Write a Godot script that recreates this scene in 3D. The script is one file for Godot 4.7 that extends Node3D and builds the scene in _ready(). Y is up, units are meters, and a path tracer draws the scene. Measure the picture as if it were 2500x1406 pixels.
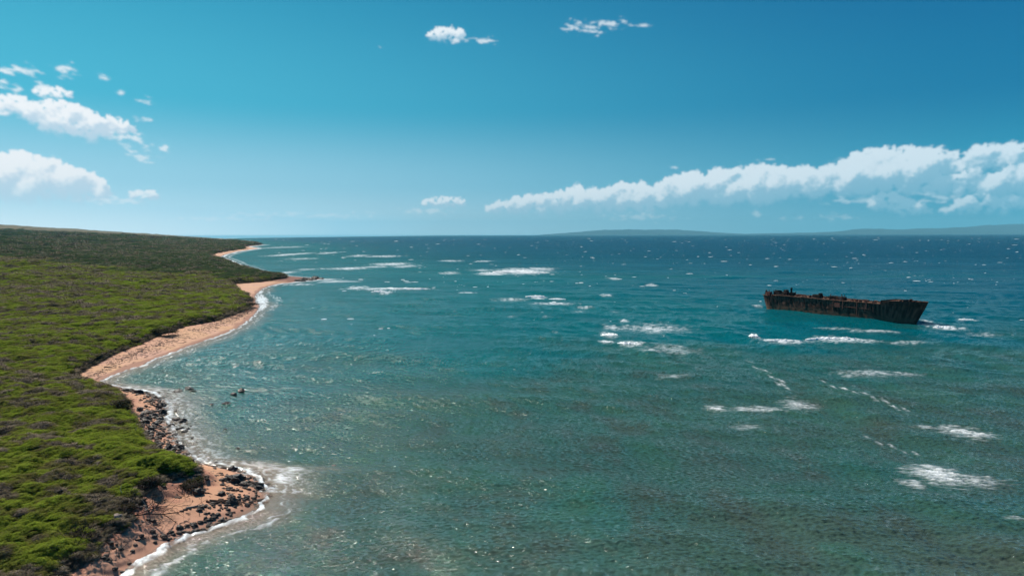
extends Node3D
# A low coast of windswept scrub with a pink sand beach, a rusting hulk aground on the reef, and trade-wind sea to the horizon.
# Units are metres; the sea is y = 0; the view looks along -Z. "depth" below is -z.


func _ready() -> void:
	# camera: from a drone 48 m above the water, looking a little down
	var cam := Camera3D.new()
	cam.name = "camera"
	cam.fov = 45.74
	cam.near = 0.5
	cam.far = 150000
	cam.position = Vector3(0, 48, 0)
	cam.rotation = Vector3(-atan(130.5 / 1667.0), 0, -0.0026)
	add_child(cam)
	cam.current = true
	# sky, air and exposure
	var env := Environment.new()
	env.background_mode = Environment.BG_SKY
	env.sky = build_sky()
	env.sky_rotation = Vector3(0, PI, 0)
	env.background_energy_multiplier = 0.72
	env.tonemap_mode = Environment.TONE_MAPPER_LINEAR
	env.tonemap_exposure = 1.4
	env.fog_enabled = true
	env.fog_density = 0.00002
	env.fog_light_color = Color(0.57, 0.90, 1.0)
	env.sdfgi_enabled = true
	env.ssao_enabled = true
	env.ssil_enabled = true
	var we := WorldEnvironment.new()
	we.name = "world_environment"
	we.environment = env
	add_child(we)
	# the sun: high, to the left and beyond, so that near faces of things are in shade
	var sun := DirectionalLight3D.new()
	sun.name = "sun"
	sun.light_energy = 1.5
	sun.light_color = Color(1.0, 0.96, 0.90)
	sun.light_angular_distance = 0.5
	sun.shadow_enabled = true
	sun.directional_shadow_max_distance = 1500
	add_child(sun)
	sun_dir = Vector3(-0.428, 0.719, -0.547).normalized()   # 46 degrees high, 38 degrees left of straight ahead
	sun.look_at_from_position(sun_dir * 100.0, Vector3.ZERO)
	make_luts()
	build_land()
	build_sea()
	build_islands()
	build_wreck()
	build_scrub()
	build_shore_things()
	build_foam()
var COAST := PackedFloat32Array([30, -58.5, 70, -58, 93.1, -56.3, 97.5, -55.8, 102.1, -54.6, 106.5, -52.8, 108.8, -51.2, 112.3, -48, 116.3, -46, 120.5, -45.8, 125.9, -47.4, 130.9, -50.7, 135.3, -55.4, 137.8, -60.2, 139.6, -66.1, 143.8, -70.3, 150.9, -75.3, 162.1, -82.9, 177, -92.9, 190.1, -98.3, 199.9, -105.5, 206.9, -114.1, 210.9, -122, 215.6, -129.7, 221.2, -136, 229.6, -137.6, 241.6, -138, 260, -138.9, 278.4, -140.1, 301.8, -140.8, 326.7, -140.4, 348.2, -142.1, 381.8, -148.8, 418, -158.5, 459.2, -171.1, 496.7, -188, 548.2, -207.3, 615.9, -226.1, 661.6, -230.8, 695.6, -221.6, 726.4, -209.6, 743.1, -207.7, 765.4, -234.6, 793, -266.8, 844.1, -301.7, 923.1, -349.1, 1005, -392, 1134.2, -459.3, 1301.2, -542.3, 1497, -640.7, 1684.9, -708.7, 2021.1, -811.1, 2274.5, -871.7, 2481.5, -918.2, 2891.1, -1124.9, 3362.7, -1227.6, 3860, -1478.2, 5470.5, -2258, 7570.9, -3260.2, 11000, -4600])
var SCRUB := PackedFloat32Array([30, -61, 80, -60, 92.7, -60.2, 99.2, -61.4, 105.9, -60.9, 114.4, -64.4, 123.2, -62.3, 125.4, -58.3, 129.9, -62.4, 136.2, -71.1, 147.4, -80.4, 162.3, -90.8, 174, -99, 190, -110, 203.3, -123.2, 215.4, -142.2, 231.4, -148.4, 256.9, -154.9, 269, -157.1, 286.4, -159.2, 314, -164.7, 339.5, -166.4, 367.6, -162, 413.9, -167, 443.1, -172.7, 471.1, -191, 495.8, -191.1, 538.5, -214, 580.2, -237.4, 639.4, -267.2, 655.4, -256.1, 690.4, -244.8, 735.9, -243.2, 790.6, -284.9, 909.8, -354.9, 1070.7, -443.1, 1276.8, -547.3, 1485.9, -667.8, 1728.8, -756, 2063.3, -852.6, 2318.4, -916.1, 2709.1, -1118.9])
var CLOUDS := PackedFloat32Array([-35.80, 10.90, 1.38, 0.45, 0.50, -34.79, 10.90, 0.83, 0.34, 0.60, -32.51, 11.31, 0.70, 0.46, 0.50, -33.48, 9.60, 1.02, 0.46, 0.40, -34.04, 10.01, 0.48, 0.40, 0.60, -36.11, 9.93, 0.32, 0.39, 0.50, -35.69, 8.51, 0.87, 0.73, 0.40, -36.37, 8.23, 0.90, 0.55, 0.50, -35.48, 9.33, 0.46, 0.50, 0.50, -33.43, 8.11, 1.50, 0.98, 0.15, -32.50, 7.78, 1.73, 0.99, 0.15, -31.43, 7.37, 1.51, 0.82, 0.20, -30.25, 7.54, 1.50, 0.77, 0.20, -29.30, 7.12, 1.05, 0.48, 0.50, -28.41, 6.66, 0.96, 0.42, 0.80, -28.06, 5.65, 0.91, 0.49, 0.85, -26.69, 6.46, 0.44, 0.43, 0.80, -28.83, 5.99, 0.53, 0.30, 0.90, -27.84, 9.72, 0.60, 0.30, 0.50, -28.03, 8.42, 0.60, 0.30, 0.60, -30.22, 11.08, 0.52, 0.21, 0.80, -29.28, 10.07, 0.37, 0.18, 0.80, -35.25, 3.75, 2.53, 1.54, 0.10, -33.64, 3.54, 2.15, 1.29, 0.10, -36.59, 3.69, 1.78, 1.38, 0.10, -31.99, 3.03, 1.49, 1.05, 0.20, -28.17, 2.78, 0.91, 0.48, 0.30, -30.26, 2.50, 2.05, 0.42, 0.50, -35.31, 2.65, 4.12, 0.34, 0.40, -5.29, 15.72, 1.42, 0.55, 0.35, -4.36, 15.44, 0.99, 0.31, 0.50, -2.13, 15.41, 0.85, 0.34, 0.55, -10.56, 14.74, 0.34, 0.14, 0.80, 5.73, 16.35, 1.70, 0.48, 0.55, 8.03, 16.44, 1.55, 0.41, 0.60, 6.89, 15.95, 0.78, 0.41, 0.60, 10.80, 16.25, 0.62, 0.24, 0.90, -7.79, 1.96, 1.35, 0.31, 0.60, -5.60, 2.54, 1.64, 0.51, 0.40, -6.45, 1.96, 2.04, 0.34, 0.70, -0.67, 2.06, 1.38, 0.63, 0.40, 1.72, 2.33, 2.06, 0.80, 0.30, 4.11, 2.48, 1.71, 0.89, 0.25, 5.46, 2.91, 1.36, 0.89, 0.20, 7.82, 2.63, 2.03, 1.06, 0.15, 9.82, 2.77, 2.00, 1.23, 0.10, 11.47, 2.42, 1.32, 0.96, 0.30, 13.09, 3.23, 1.31, 1.04, 0.10, 14.70, 3.36, 2.25, 1.38, 0.08, 16.90, 3.48, 2.21, 1.37, 0.08, 19.06, 3.59, 2.46, 1.44, 0.08, 21.16, 3.70, 1.80, 1.17, 0.10, 22.91, 3.71, 1.75, 1.15, 0.10, 24.90, 3.89, 1.70, 1.22, 0.10, 26.82, 4.12, 2.20, 1.36, 0.10, 28.94, 4.33, 2.38, 1.72, 0.15, 28.10, 5.75, 1.18, 0.52, 0.35, 29.79, 5.74, 1.09, 0.48, 0.35, 31.24, 5.19, 1.26, 0.76, 0.30, 33.16, 4.69, 1.35, 0.90, 0.35, 35.00, 5.02, 1.44, 0.95, 0.35, 36.32, 5.53, 0.90, 0.39, 0.30, 28.94, 4.18, 1.58, 1.09, 0.15, 31.06, 3.48, 1.67, 1.07, 0.20, 32.96, 3.69, 1.45, 0.97, 0.30, 34.63, 3.09, 1.86, 0.88, 0.30, 36.19, 3.43, 1.12, 1.15, 0.30, 32.20, 4.46, 0.99, 0.68, 0.30, 28.62, 2.27, 0.95, 0.86, 0.30, 29.93, 1.77, 0.93, 0.62, 0.40, 30.83, 1.52, 0.61, 0.32, 0.35, 33.09, 1.53, 0.97, 0.40, 0.30, 34.91, 1.94, 1.85, 0.81, 0.42, 31.79, 2.54, 2.24, 0.41, 0.55, 36.03, 2.18, 1.35, 0.72, 0.40, 28.12, 5.07, 1.07, 0.42, 0.60, 25.68, 5.43, 0.84, 0.19, 0.80, 20.21, 5.73, 1.22, 0.13, 0.70, 13.32, 5.38, 0.65, 0.13, 0.60, 19.65, 1.54, 0.49, 0.26, 0.60, 22.84, 1.18, 0.53, 0.25, 0.60, 25.40, 1.25, 1.29, 0.31, 0.60, 21.67, 1.13, 0.48, 0.19, 0.80, 10.50, 1.40, 2.99, 0.41, 0.75, -19.38, 1.58, 4.59, 0.26, 0.85, -22.37, 1.24, 4.41, 0.25, 0.90, -15.02, 1.50, 3.85, 0.27, 0.85, -12.27, 1.78, 0.85, 0.20, 0.80, 26.33, 2.45, 1.66, 0.31, 0.70])
var FOAM := PackedFloat32Array([88.9, 252.6, 0.8, 5.9, 0.4, 87.1, 239.7, 0.8, 5.9, 0.6, 88.1, 234.9, 0.8, 5.9, 0.8, 86.6, 223.7, 0.8, 5.9, 0.5, 87.5, 219.5, 0.8, 5.9, 0.7, 86.1, 209.6, 0.8, 5.9, 0.4, 86.5, 224.2, 0.8, 2.9, 0.7, 85.4, 216.1, 0.8, 2.9, 0.9, 86.6, 214.3, 0.8, 2.9, 1.1, 100.9, 218.3, 0.9, 3.4, 0.4, 100.5, 210.5, 0.9, 3.4, 0.6, 102.9, 208.7, 0.9, 3.4, 0.7, 102.5, 201.6, 0.9, 3.4, 0.5, 104.7, 199.9, 0.9, 3.4, 0.6, 104.2, 193.4, 0.9, 3.4, 0.4, 106.4, 191.8, 0.9, 3.4, 0.6, 105.9, 185.8, 0.9, 3.4, 0.7, 107.9, 184.3, 0.9, 3.4, 0.5, 84.9, 159.6, 0.9, 2.2, 0.3, 85.2, 154.8, 0.9, 2.2, 0.4, 87.2, 153.2, 0.9, 2.2, 0.5, 87.4, 148.7, 0.9, 2.2, 0.3, 89.3, 147.3, 0.9, 2.2, 0.5, -0, 397.8, 5, 6.8, 0.2, 19.9, 397.3, 5, 6.8, 0.2, 42, 417.9, 5, 6.8, 0.3, 62.9, 417.4, 5, 6.8, 0.2, 164, 453.6, 6.5, 5.2, 0.6, 225.4, 368.8, 3.5, 5.2, 0.6, 72.8, 345.2, 20.8, 19.6, 0.8, 52.7, 349.8, 6.3, 15.5, 0.7, 46.1, 322.5, 4.3, 11.8, 1.2, 51.8, 295.4, 5.7, 7.8, 1.2, 42.2, 301.1, 3.6, 4.7, 1.1, 62.1, 375.6, 3.1, 5.3, 0.9, 66.2, 281.2, 14.4, 17.1, 0.5, 56.3, 273.6, 6.6, 5.7, 0.6, 114.6, 317, 2.3, 6.3, 1.2, 122.9, 303.4, 14.6, 7, 1, 147.4, 306.8, 11, 10.8, 1.2, 157.5, 302.8, 10.9, 5.9, 1, 174.2, 296.7, 12.5, 4.5, 0.5, 166.9, 341, 12.2, 5.9, 0.5, 178.6, 332.2, 15.9, 8.4, 0.6, 161.5, 347.1, 12.5, 4.6, 0.5, 220.6, 344.6, 7.4, 9, 1.1, 253.2, 377.2, 4.1, 7.2, 1.1, 225.5, 324.3, 11.6, 6.7, 0.3, 122.5, 232, 16.8, 6.9, 0.5, 134.5, 233.1, 11.2, 4.2, 0.4, 57.1, 187.6, 4, 4, 0.8, 67.9, 185.8, 11.3, 4.4, 0.6, 81.3, 190.9, 7, 7.5, 0.5, 57.8, 166.2, 6.1, 4.3, 0.3, 110, 162.4, 6.9, 7.5, 0.8, 103.9, 166.8, 5, 1.8, 0.5, 84, 131.9, 7.2, 7.7, 0.8, 89, 128.3, 8.6, 5.2, 0.5, 76.6, 127.2, 3.1, 3.4, 0.6, 84.4, 111.2, 2.8, 1.4, 0.4, 10.7, 894.1, 45.2, 89.2, 0.9, 39.9, 949.1, 28.4, 45, 0.8, -24.9, 833, 20.1, 34.8, 1.1, -38.5, 919, 22.1, 26.4, 0.7, -108.8, 603.2, 42, 16, 1, -140.2, 613.7, 14.9, 18.9, 0.8, -104.3, 564.8, 6.1, 16.1, 1, 20.1, 513.8, 5.6, 13.2, 1.2, -1.5, 501.5, 18.1, 15.8, 0.5, 29.7, 470.7, 18.4, 11.2, 0.8, 48.7, 448.8, 10.8, 7.6, 0.5, 73.3, 529.2, 6.3, 8.8, 0.8, -37.3, 562.5, 9.5, 7.9, 0.8, 130.6, 638.6, 7.6, 12.8, 0.9, -197.9, 1122, 37.3, 62.8, 0.9, -162.9, 1045.8, 25.3, 41, 0.7, -233.5, 973.5, 35.5, 29.7, 0.9, -208.1, 1021, 24.8, 26.1, 0.8, -550.7, 1689.3, 36.1, 176.1, 0.9, -289.7, 864, 15.8, 46.6, 0.8, -285.8, 952.9, 17.5, 22.7, 0.7, -488.5, 1818.1, 27.8, 102.7, 0.8, -355, 1564.4, 28.6, 91.3, 0.7, -76.7, 852.3, 15.4, 22.7, 0.9, -112.5, 1253.2, 30.3, 39.2, 0.7, -51.5, 1230, 22.2, 37.8, 0.6, -287.7, 1527.9, 55.7, 72.7, 0.7, -421.9, 1381.8, 42.3, 47.7, 0.6, -897, 2694.5, 67.2, 224.5, 0.7, 111.3, 740.9, 8.9, 13.8, 0.7, -44.4, 136, 3.4, 1.9, 0.7, -45.2, 131, 2.9, 4.5, 0.9, -45.5, 125.9, 2.3, 2.5, 0.7, -52, 138.6, 5.1, 2.5, 0.3, 20.2, 334.9, 4, 5.7, 0.3, 53.8, 227.3, 9.6, 4, 0.3, -36.7, 404.9, 14.7, 8.2, 0.1, -181, 700.4, 25.5, 15.4, 0.9, -198.1, 733, 15.5, 16.8, 0.9, -204.6, 660.9, 16, 11, 0.7])

var taken := {}
var coast_lut := PackedFloat32Array()
var scrub_lut := PackedFloat32Array()
var slope_lut := PackedFloat32Array()
var n_big := FastNoiseLite.new()
var n_mid := FastNoiseLite.new()
var n_fine := FastNoiseLite.new()
var n_ridge := FastNoiseLite.new()
var sun_dir := Vector3.ZERO
const LUT_END := 11000

# ---------------------------------------------------------------- helpers
func numbered(called: String) -> String:
	if not taken.has(called):
		taken[called] = 0
		return called
	taken[called] += 1
	return "%s_%03d" % [called, taken[called]]

func tag(o: Node, label: String, category: String, group := "", kind := "") -> void:
	if label: o.set_meta("label", label)
	if category: o.set_meta("category", category)
	if group: o.set_meta("group", group)
	if kind: o.set_meta("kind", kind)

func top(o: Node3D, called: String) -> Node3D:
	o.name = numbered(called)
	add_child(o, true)
	return o

func part(called: String, mesh: Mesh, m: Material, parent: Node3D) -> MeshInstance3D:
	var o := MeshInstance3D.new()
	o.name = called
	o.mesh = mesh
	if m: o.material_override = m
	parent.add_child(o, true)
	return o

func mat(c: Color, rough := 0.9, spec := 0.3) -> StandardMaterial3D:
	var m := StandardMaterial3D.new()
	m.albedo_color = c.linear_to_srgb()
	m.roughness = rough
	m.metallic_specular = spec
	return m

func vmat(rough := 0.9, spec := 0.3) -> StandardMaterial3D:
	var m := mat(Color(1, 1, 1), rough, spec)
	m.vertex_color_use_as_albedo = true
	return m

func noise(seed_: int, wavelength: float, octaves: int, kind := FastNoiseLite.TYPE_SIMPLEX_SMOOTH) -> FastNoiseLite:
	var n := FastNoiseLite.new()
	n.seed = seed_
	n.noise_type = kind
	n.frequency = 1.0 / wavelength
	n.fractal_type = FastNoiseLite.FRACTAL_FBM if octaves > 1 else FastNoiseLite.FRACTAL_NONE
	n.fractal_octaves = octaves
	return n

func arrays_mesh(v: PackedVector3Array, n: PackedVector3Array, c: PackedColorArray, uv: PackedVector2Array, idx: PackedInt32Array) -> ArrayMesh:
	var a := []
	a.resize(Mesh.ARRAY_MAX)
	a[Mesh.ARRAY_VERTEX] = v
	if n.size(): a[Mesh.ARRAY_NORMAL] = n
	if c.size(): a[Mesh.ARRAY_COLOR] = c
	if uv.size(): a[Mesh.ARRAY_TEX_UV] = uv
	if idx.size(): a[Mesh.ARRAY_INDEX] = idx
	var m := ArrayMesh.new()
	m.add_surface_from_arrays(Mesh.PRIMITIVE_TRIANGLES, a)
	return m

# smooth normals of an indexed grid of rows x cols
func grid_normals(v: PackedVector3Array, rows: int, cols: int) -> PackedVector3Array:
	var n := PackedVector3Array()
	n.resize(v.size())
	for i in rows:
		for j in cols:
			var a := v[i * cols + mini(j + 1, cols - 1)] - v[i * cols + maxi(j - 1, 0)]
			var b := v[mini(i + 1, rows - 1) * cols + j] - v[maxi(i - 1, 0) * cols + j]
			var c := a.cross(b).normalized()
			n[i * cols + j] = c if c.y > 0 else -c
	return n

func grid_index(rows: int, cols: int, flip := false) -> PackedInt32Array:
	var idx := PackedInt32Array()
	idx.resize((rows - 1) * (cols - 1) * 6)
	var k := 0
	for i in rows - 1:
		for j in cols - 1:
			var a := i * cols + j
			var b := a + cols
			idx[k] = a; idx[k + 1] = b; idx[k + 2] = a + 1
			idx[k + 3] = a + 1; idx[k + 4] = b; idx[k + 5] = b + 1
			if flip:
				idx[k + 1] = a + 1; idx[k + 2] = b
				idx[k + 4] = b + 1; idx[k + 5] = b
			k += 6
	return idx

# ---------------------------------------------------------------- the coast
func along(list: PackedFloat32Array, d: float) -> float:
	var n := list.size() / 2
	for i in range(1, n):
		if list[i * 2] >= d:
			var t := (d - list[i * 2 - 2]) / (list[i * 2] - list[i * 2 - 2])
			return lerpf(list[i * 2 - 1], list[i * 2 + 1], t)
	return list[n * 2 - 1]

func make_luts() -> void:
	n_big = noise(3, 260, 3)
	n_mid = noise(5, 42, 3)
	n_fine = noise(7, 7, 3)
	n_ridge = noise(11, 5, 2)
	var raw := [PackedFloat32Array(), PackedFloat32Array()]
	var lists := [COAST, SCRUB]
	for k in 2:
		raw[k].resize(LUT_END + 1)
		var at := 1
		var L: PackedFloat32Array = lists[k]
		for d in LUT_END + 1:
			while at < L.size() / 2 - 1 and L[at * 2] < d: at += 1
			var t := (d - L[at * 2 - 2]) / (L[at * 2] - L[at * 2 - 2])
			raw[k][d] = lerpf(L[at * 2 - 1], L[at * 2 + 1], clampf(t, -3, 1))
	for k in 2:
		var sum := PackedFloat32Array()
		sum.resize(LUT_END + 2)
		for d in LUT_END + 1: sum[d + 1] = sum[d] + raw[k][d]
		var out := PackedFloat32Array()
		out.resize(LUT_END + 1)
		# two passes of a box filter would be finer; one wide enough is fine with the noise on top
		for d in LUT_END + 1:
			var r := int(1 + d * 0.007)
			var a := maxi(0, d - r)
			var b := mini(LUT_END, d + r)
			var s := 0.0
			for q in range(a, b + 1, maxi(1, (b - a) / 24)): s += raw[k][q]
			var cnt := ((b - a) / maxi(1, (b - a) / 24)) + 1
			out[d] = s / cnt
		if k == 0: coast_lut = out
		else: scrub_lut = out
	for d in LUT_END + 1:
		var size := clampf(d * 0.004, 0.5, 9.0)
		coast_lut[d] += n_fine.get_noise_2d(d * 7.0 / (size * 9.0), 3.0) * size * 0.7
		scrub_lut[d] += n_fine.get_noise_2d(d * 7.0 / (size * 5.0), 90.0) * size * 1.3 + n_fine.get_noise_2d(d * 2.0, 190.0) * 0.8
		scrub_lut[d] = minf(scrub_lut[d], coast_lut[d] - 2.0 - d * 0.006)
	slope_lut.resize(LUT_END + 1)
	for d in LUT_END + 1:
		var a := maxi(0, d - 3)
		var b := mini(LUT_END, d + 3)
		var g := (coast_lut[b] - coast_lut[a]) / float(b - a)
		slope_lut[d] = 1.0 / sqrt(1.0 + g * g)

func lut(l: PackedFloat32Array, d: float) -> float:
	d = clampf(d, 0, LUT_END - 1)
	var i := int(d)
	return lerpf(l[i], l[i + 1], d - i)

func land_height(x: float, d: float, c: float, s: float) -> float:
	var u := c - x
	if u < 0: return maxf(-4.0, 0.09 * u)
	var w := maxf(c - s, 0.1)
	var b := minf(u, w)
	var h := 2.3 * (1.0 - exp(-b * 0.10))
	# the eroded scarp of red earth behind the nearest beach
	var scarp := 1.0 - smoothstep(128.0, 142.0, d)
	if scarp > 0.0:
		var gully := n_ridge.get_noise_2d(x * 1.6, d * 1.6)
		h += scarp * (1.6 + 0.35 * gully + 0.5 * n_fine.get_noise_2d(x * 5.0, d * 5.0)) * smoothstep(w - 5.0 + 2.0 * gully, w - 0.4, b)
	if u > w:
		var v := u - w
		h += (1.0 - 0.65 * scarp) * (1.5 + 0.5 * n_fine.get_noise_2d(x * .5, d * .5)) * smoothstep(0.0, 1.6, v)
		var k := lerpf(0.035, 0.047, clampf((d - 300) / 2500, 0, 1)) + 0.019 * smoothstep(4600.0, 6500.0, d)
		h += k * v * (v / (v + 40.0))
		h += n_big.get_noise_2d(x, d) * clampf(v / 60.0, 0, 1) * clampf(1.0 + v * 0.02, 1.0, 16.0)
	return h

func height_at(x: float, d: float) -> float:
	return land_height(x, d, lut(coast_lut, d), lut(scrub_lut, d))

# patches of bare red earth among the scrub: depth, x, half-length along x, half-depth
var BARE := PackedFloat32Array([590, -385, 16, 14, 640, -448, 30, 9, 1560, -935, 70, 40, 1750, -960, 60, 30, 1380, -640, 30, 40, 820, -415, 8, 12, 1900, -860, 40, 60, 1150, -520, 14, 20, 2300, -1150, 60, 50, 905, -375, 12, 9, 2650, -1150, 50, 60, 1290, -770, 18, 14])

func bareness(x: float, d: float) -> float:
	var best := 0.0
	for i in BARE.size() / 4:
		var q := Vector2((x - BARE[i * 4 + 1]) / BARE[i * 4 + 2], (d - BARE[i * 4]) / BARE[i * 4 + 3])
		if absf(q.x) < 2 and absf(q.y) < 2:
			best = maxf(best, 1.0 - q.length() + 0.5 * n_mid.get_noise_2d(x * 2, d))
	return best

func build_land() -> void:
	var depths := PackedFloat32Array()
	var d := 40.0
	while d < 9800:
		depths.append(d)
		d *= 1.0044
	var rows := depths.size()
	# --- the beach, from under the water up to the edge of the scrub
	var bc := 40
	var v := PackedVector3Array(); v.resize(rows * bc)
	var col := PackedColorArray(); col.resize(rows * bc)
	var k := 0
	for i in rows:
		d = depths[i]
		var c := lut(coast_lut, d)
		var s := lut(scrub_lut, d)
		var w := c - s
		for j in bc:
			var u: float
			if j < 10: u = -26.0 * pow((10.0 - j) / 10.0, 2.0)
			else: u = (w + 0.6) * (j - 10.0) / (bc - 11.0)
			var x := c - u
			var y := land_height(x, d, c, s)
			var f := n_fine.get_noise_2d(x * 1.7, d * 1.7)
			var m := n_mid.get_noise_2d(x * 1.5, d * 1.5)
			if u > 0: y += 0.10 * f * clampf(u, 0, 1) + 0.25 * m * clampf(u * 0.2, 0, 1)
			v[k] = Vector3(x, y, -d)
			var sand := Color(0.50, 0.29, 0.215).lerp(Color(0.54, 0.32, 0.19), clampf(0.5 + m, 0, 1))
			if d < 215: sand = sand.lerp(Color(0.44, 0.225, 0.145), 0.5)
			sand = sand * (1.0 + 0.22 * f)
			# sea-wet sand below the wash line is darker and smoother in colour
			var wash := 2.2 + 1.6 * n_mid.get_noise_2d(0.0, d * 2.0)
			sand = sand.lerp(Color(0.34, 0.185, 0.13), 1.0 - smoothstep(wash - 0.5, wash + 0.5, u * lut(slope_lut, d)))
			# the band of dark weed and drift litter on the upper beach
			var t := u / maxf(w, 0.1)
			var band := smoothstep(0.28, 0.42, t) * (1.0 - smoothstep(0.6, 0.85, t))
			if d > 220 and d < 480:
				sand = sand.lerp(Color(0.17, 0.11, 0.085), band * smoothstep(0.0, 0.5, n_fine.get_noise_2d(x * 3.1, d * 2.1) - 0.08) * 0.35)
			# red earth washed from the bank
			sand = sand.lerp(Color(0.36, 0.165, 0.115), smoothstep(0.55, 0.9, t + 0.3 * f) * (0.85 if d < 215 else 0.3))
			if d > 648 and d < 790: sand = sand.lerp(Color(0.15, 0.062, 0.05), clampf(smoothstep(672, 700, d + 25 * f) , 0, 0.9) * smoothstep(0.5, 3.0, u))
			if d > 1000 and d < 1480 : sand = sand.lerp(Color(0.16, 0.08, 0.06), 0.7)
			col[k] = sand
			k += 1
	var sand_mat := vmat(0.85, 0.25)
	var grain := NoiseTexture2D.new()
	grain.noise = noise(21, 12, 4)
	grain.width = 512; grain.height = 512; grain.seamless = true; grain.as_normal_map = true; grain.bump_strength = 3.0
	sand_mat.normal_enabled = true
	sand_mat.normal_texture = grain
	sand_mat.normal_scale = 0.6
	sand_mat.uv1_triplanar = true
	sand_mat.uv1_world_triplanar = true
	sand_mat.uv1_scale = Vector3(0.12, 0.12, 0.12)
	var beach := part("sand_beach", arrays_mesh(v, grid_normals(v, rows, bc), col, PackedVector2Array(), grid_index(rows, bc, true)), sand_mat, self)
	tag(beach, "curved pink sand beach between the green scrub and the sea", "beach", "", "structure")
	# --- the land under the scrub
	var lc := 64
	v = PackedVector3Array(); v.resize(rows * lc)
	col = PackedColorArray(); col.resize(rows * lc)
	k = 0
	for i in rows:
		d = depths[i]
		var c := lut(coast_lut, d)
		var s := lut(scrub_lut, d)
		var reach := maxf(50.0, 1.0 * d + s + 30.0) * 1.0
		for j in lc:
			var t := float(j) / (lc - 1)
			var q := reach * (exp(t * 4.5) - 1.0) / (exp(4.5) - 1.0) + t * 4.0 - 0.2
			var x := s - q
			var y := land_height(x, d, c, s)
			if j == 0: y -= 0.5
			var f := n_fine.get_noise_2d(x * 1.3, d * 1.3)
			if q < 5: y += 0.35 * f * clampf(q, 0, 1)
			var far := clampf((d - 2500) / 3500, 0, 1)
			if far > 0: y += far * (5.0 * n_mid.get_noise_2d(x * .6, d * .3))
			v[k] = Vector3(x, y, -d)
			var earth := Color(0.10, 0.05, 0.035).lerp(Color(0.25, 0.11, 0.075), clampf(1.0 - q / 2.5 + f * 0.6, 0, 1))
			earth = earth.lerp(Color(0.15, 0.125, 0.08) * (1.0 + 0.5 * n_mid.get_noise_2d(x * 0.4, d * 0.4)), smoothstep(1.5, 4.0, q))
			var b := bareness(x, d)
			earth = earth.lerp(Color(0.45, 0.20, 0.15), smoothstep(0.1, 0.4, b))
			col[k] = earth
			k += 1
	var land := part("land", arrays_mesh(v, grid_normals(v, rows, lc), col, PackedVector2Array(), grid_index(rows, lc, true)), vmat(0.95, 0.1), self)
	tag(land, "low red earth coastal plain rising to hazy hills at the left", "land", "", "structure")

# ---------------------------------------------------------------- the sky
func srgb(r: float, g: float, b: float) -> Color:
	return Color(r / 255.0, g / 255.0, b / 255.0).srgb_to_linear()

func sky_color(az: float, el: float) -> Color:
	var e := maxf(el, 0.0)
	var t := pow(clampf(cos(deg_to_rad(az + 52.0)), 0.0, 1.0), 1.5)
	var ks := [0.0, 4.0, 10.0, 22.0, 45.0, 90.0]
	for i in 5:
		if e <= ks[i + 1]:
			var f: float = (e - ks[i]) / (ks[i + 1] - ks[i])
			f = f * f * (3 - 2 * f) * 0.5 + f * 0.5
			return sky_right[i].lerp(sky_right[i + 1], f).lerp(sky_left[i].lerp(sky_left[i + 1], f), t)
	return sky_left[5]

var sky_left: Array[Color] = []
var sky_right: Array[Color] = []

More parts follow.
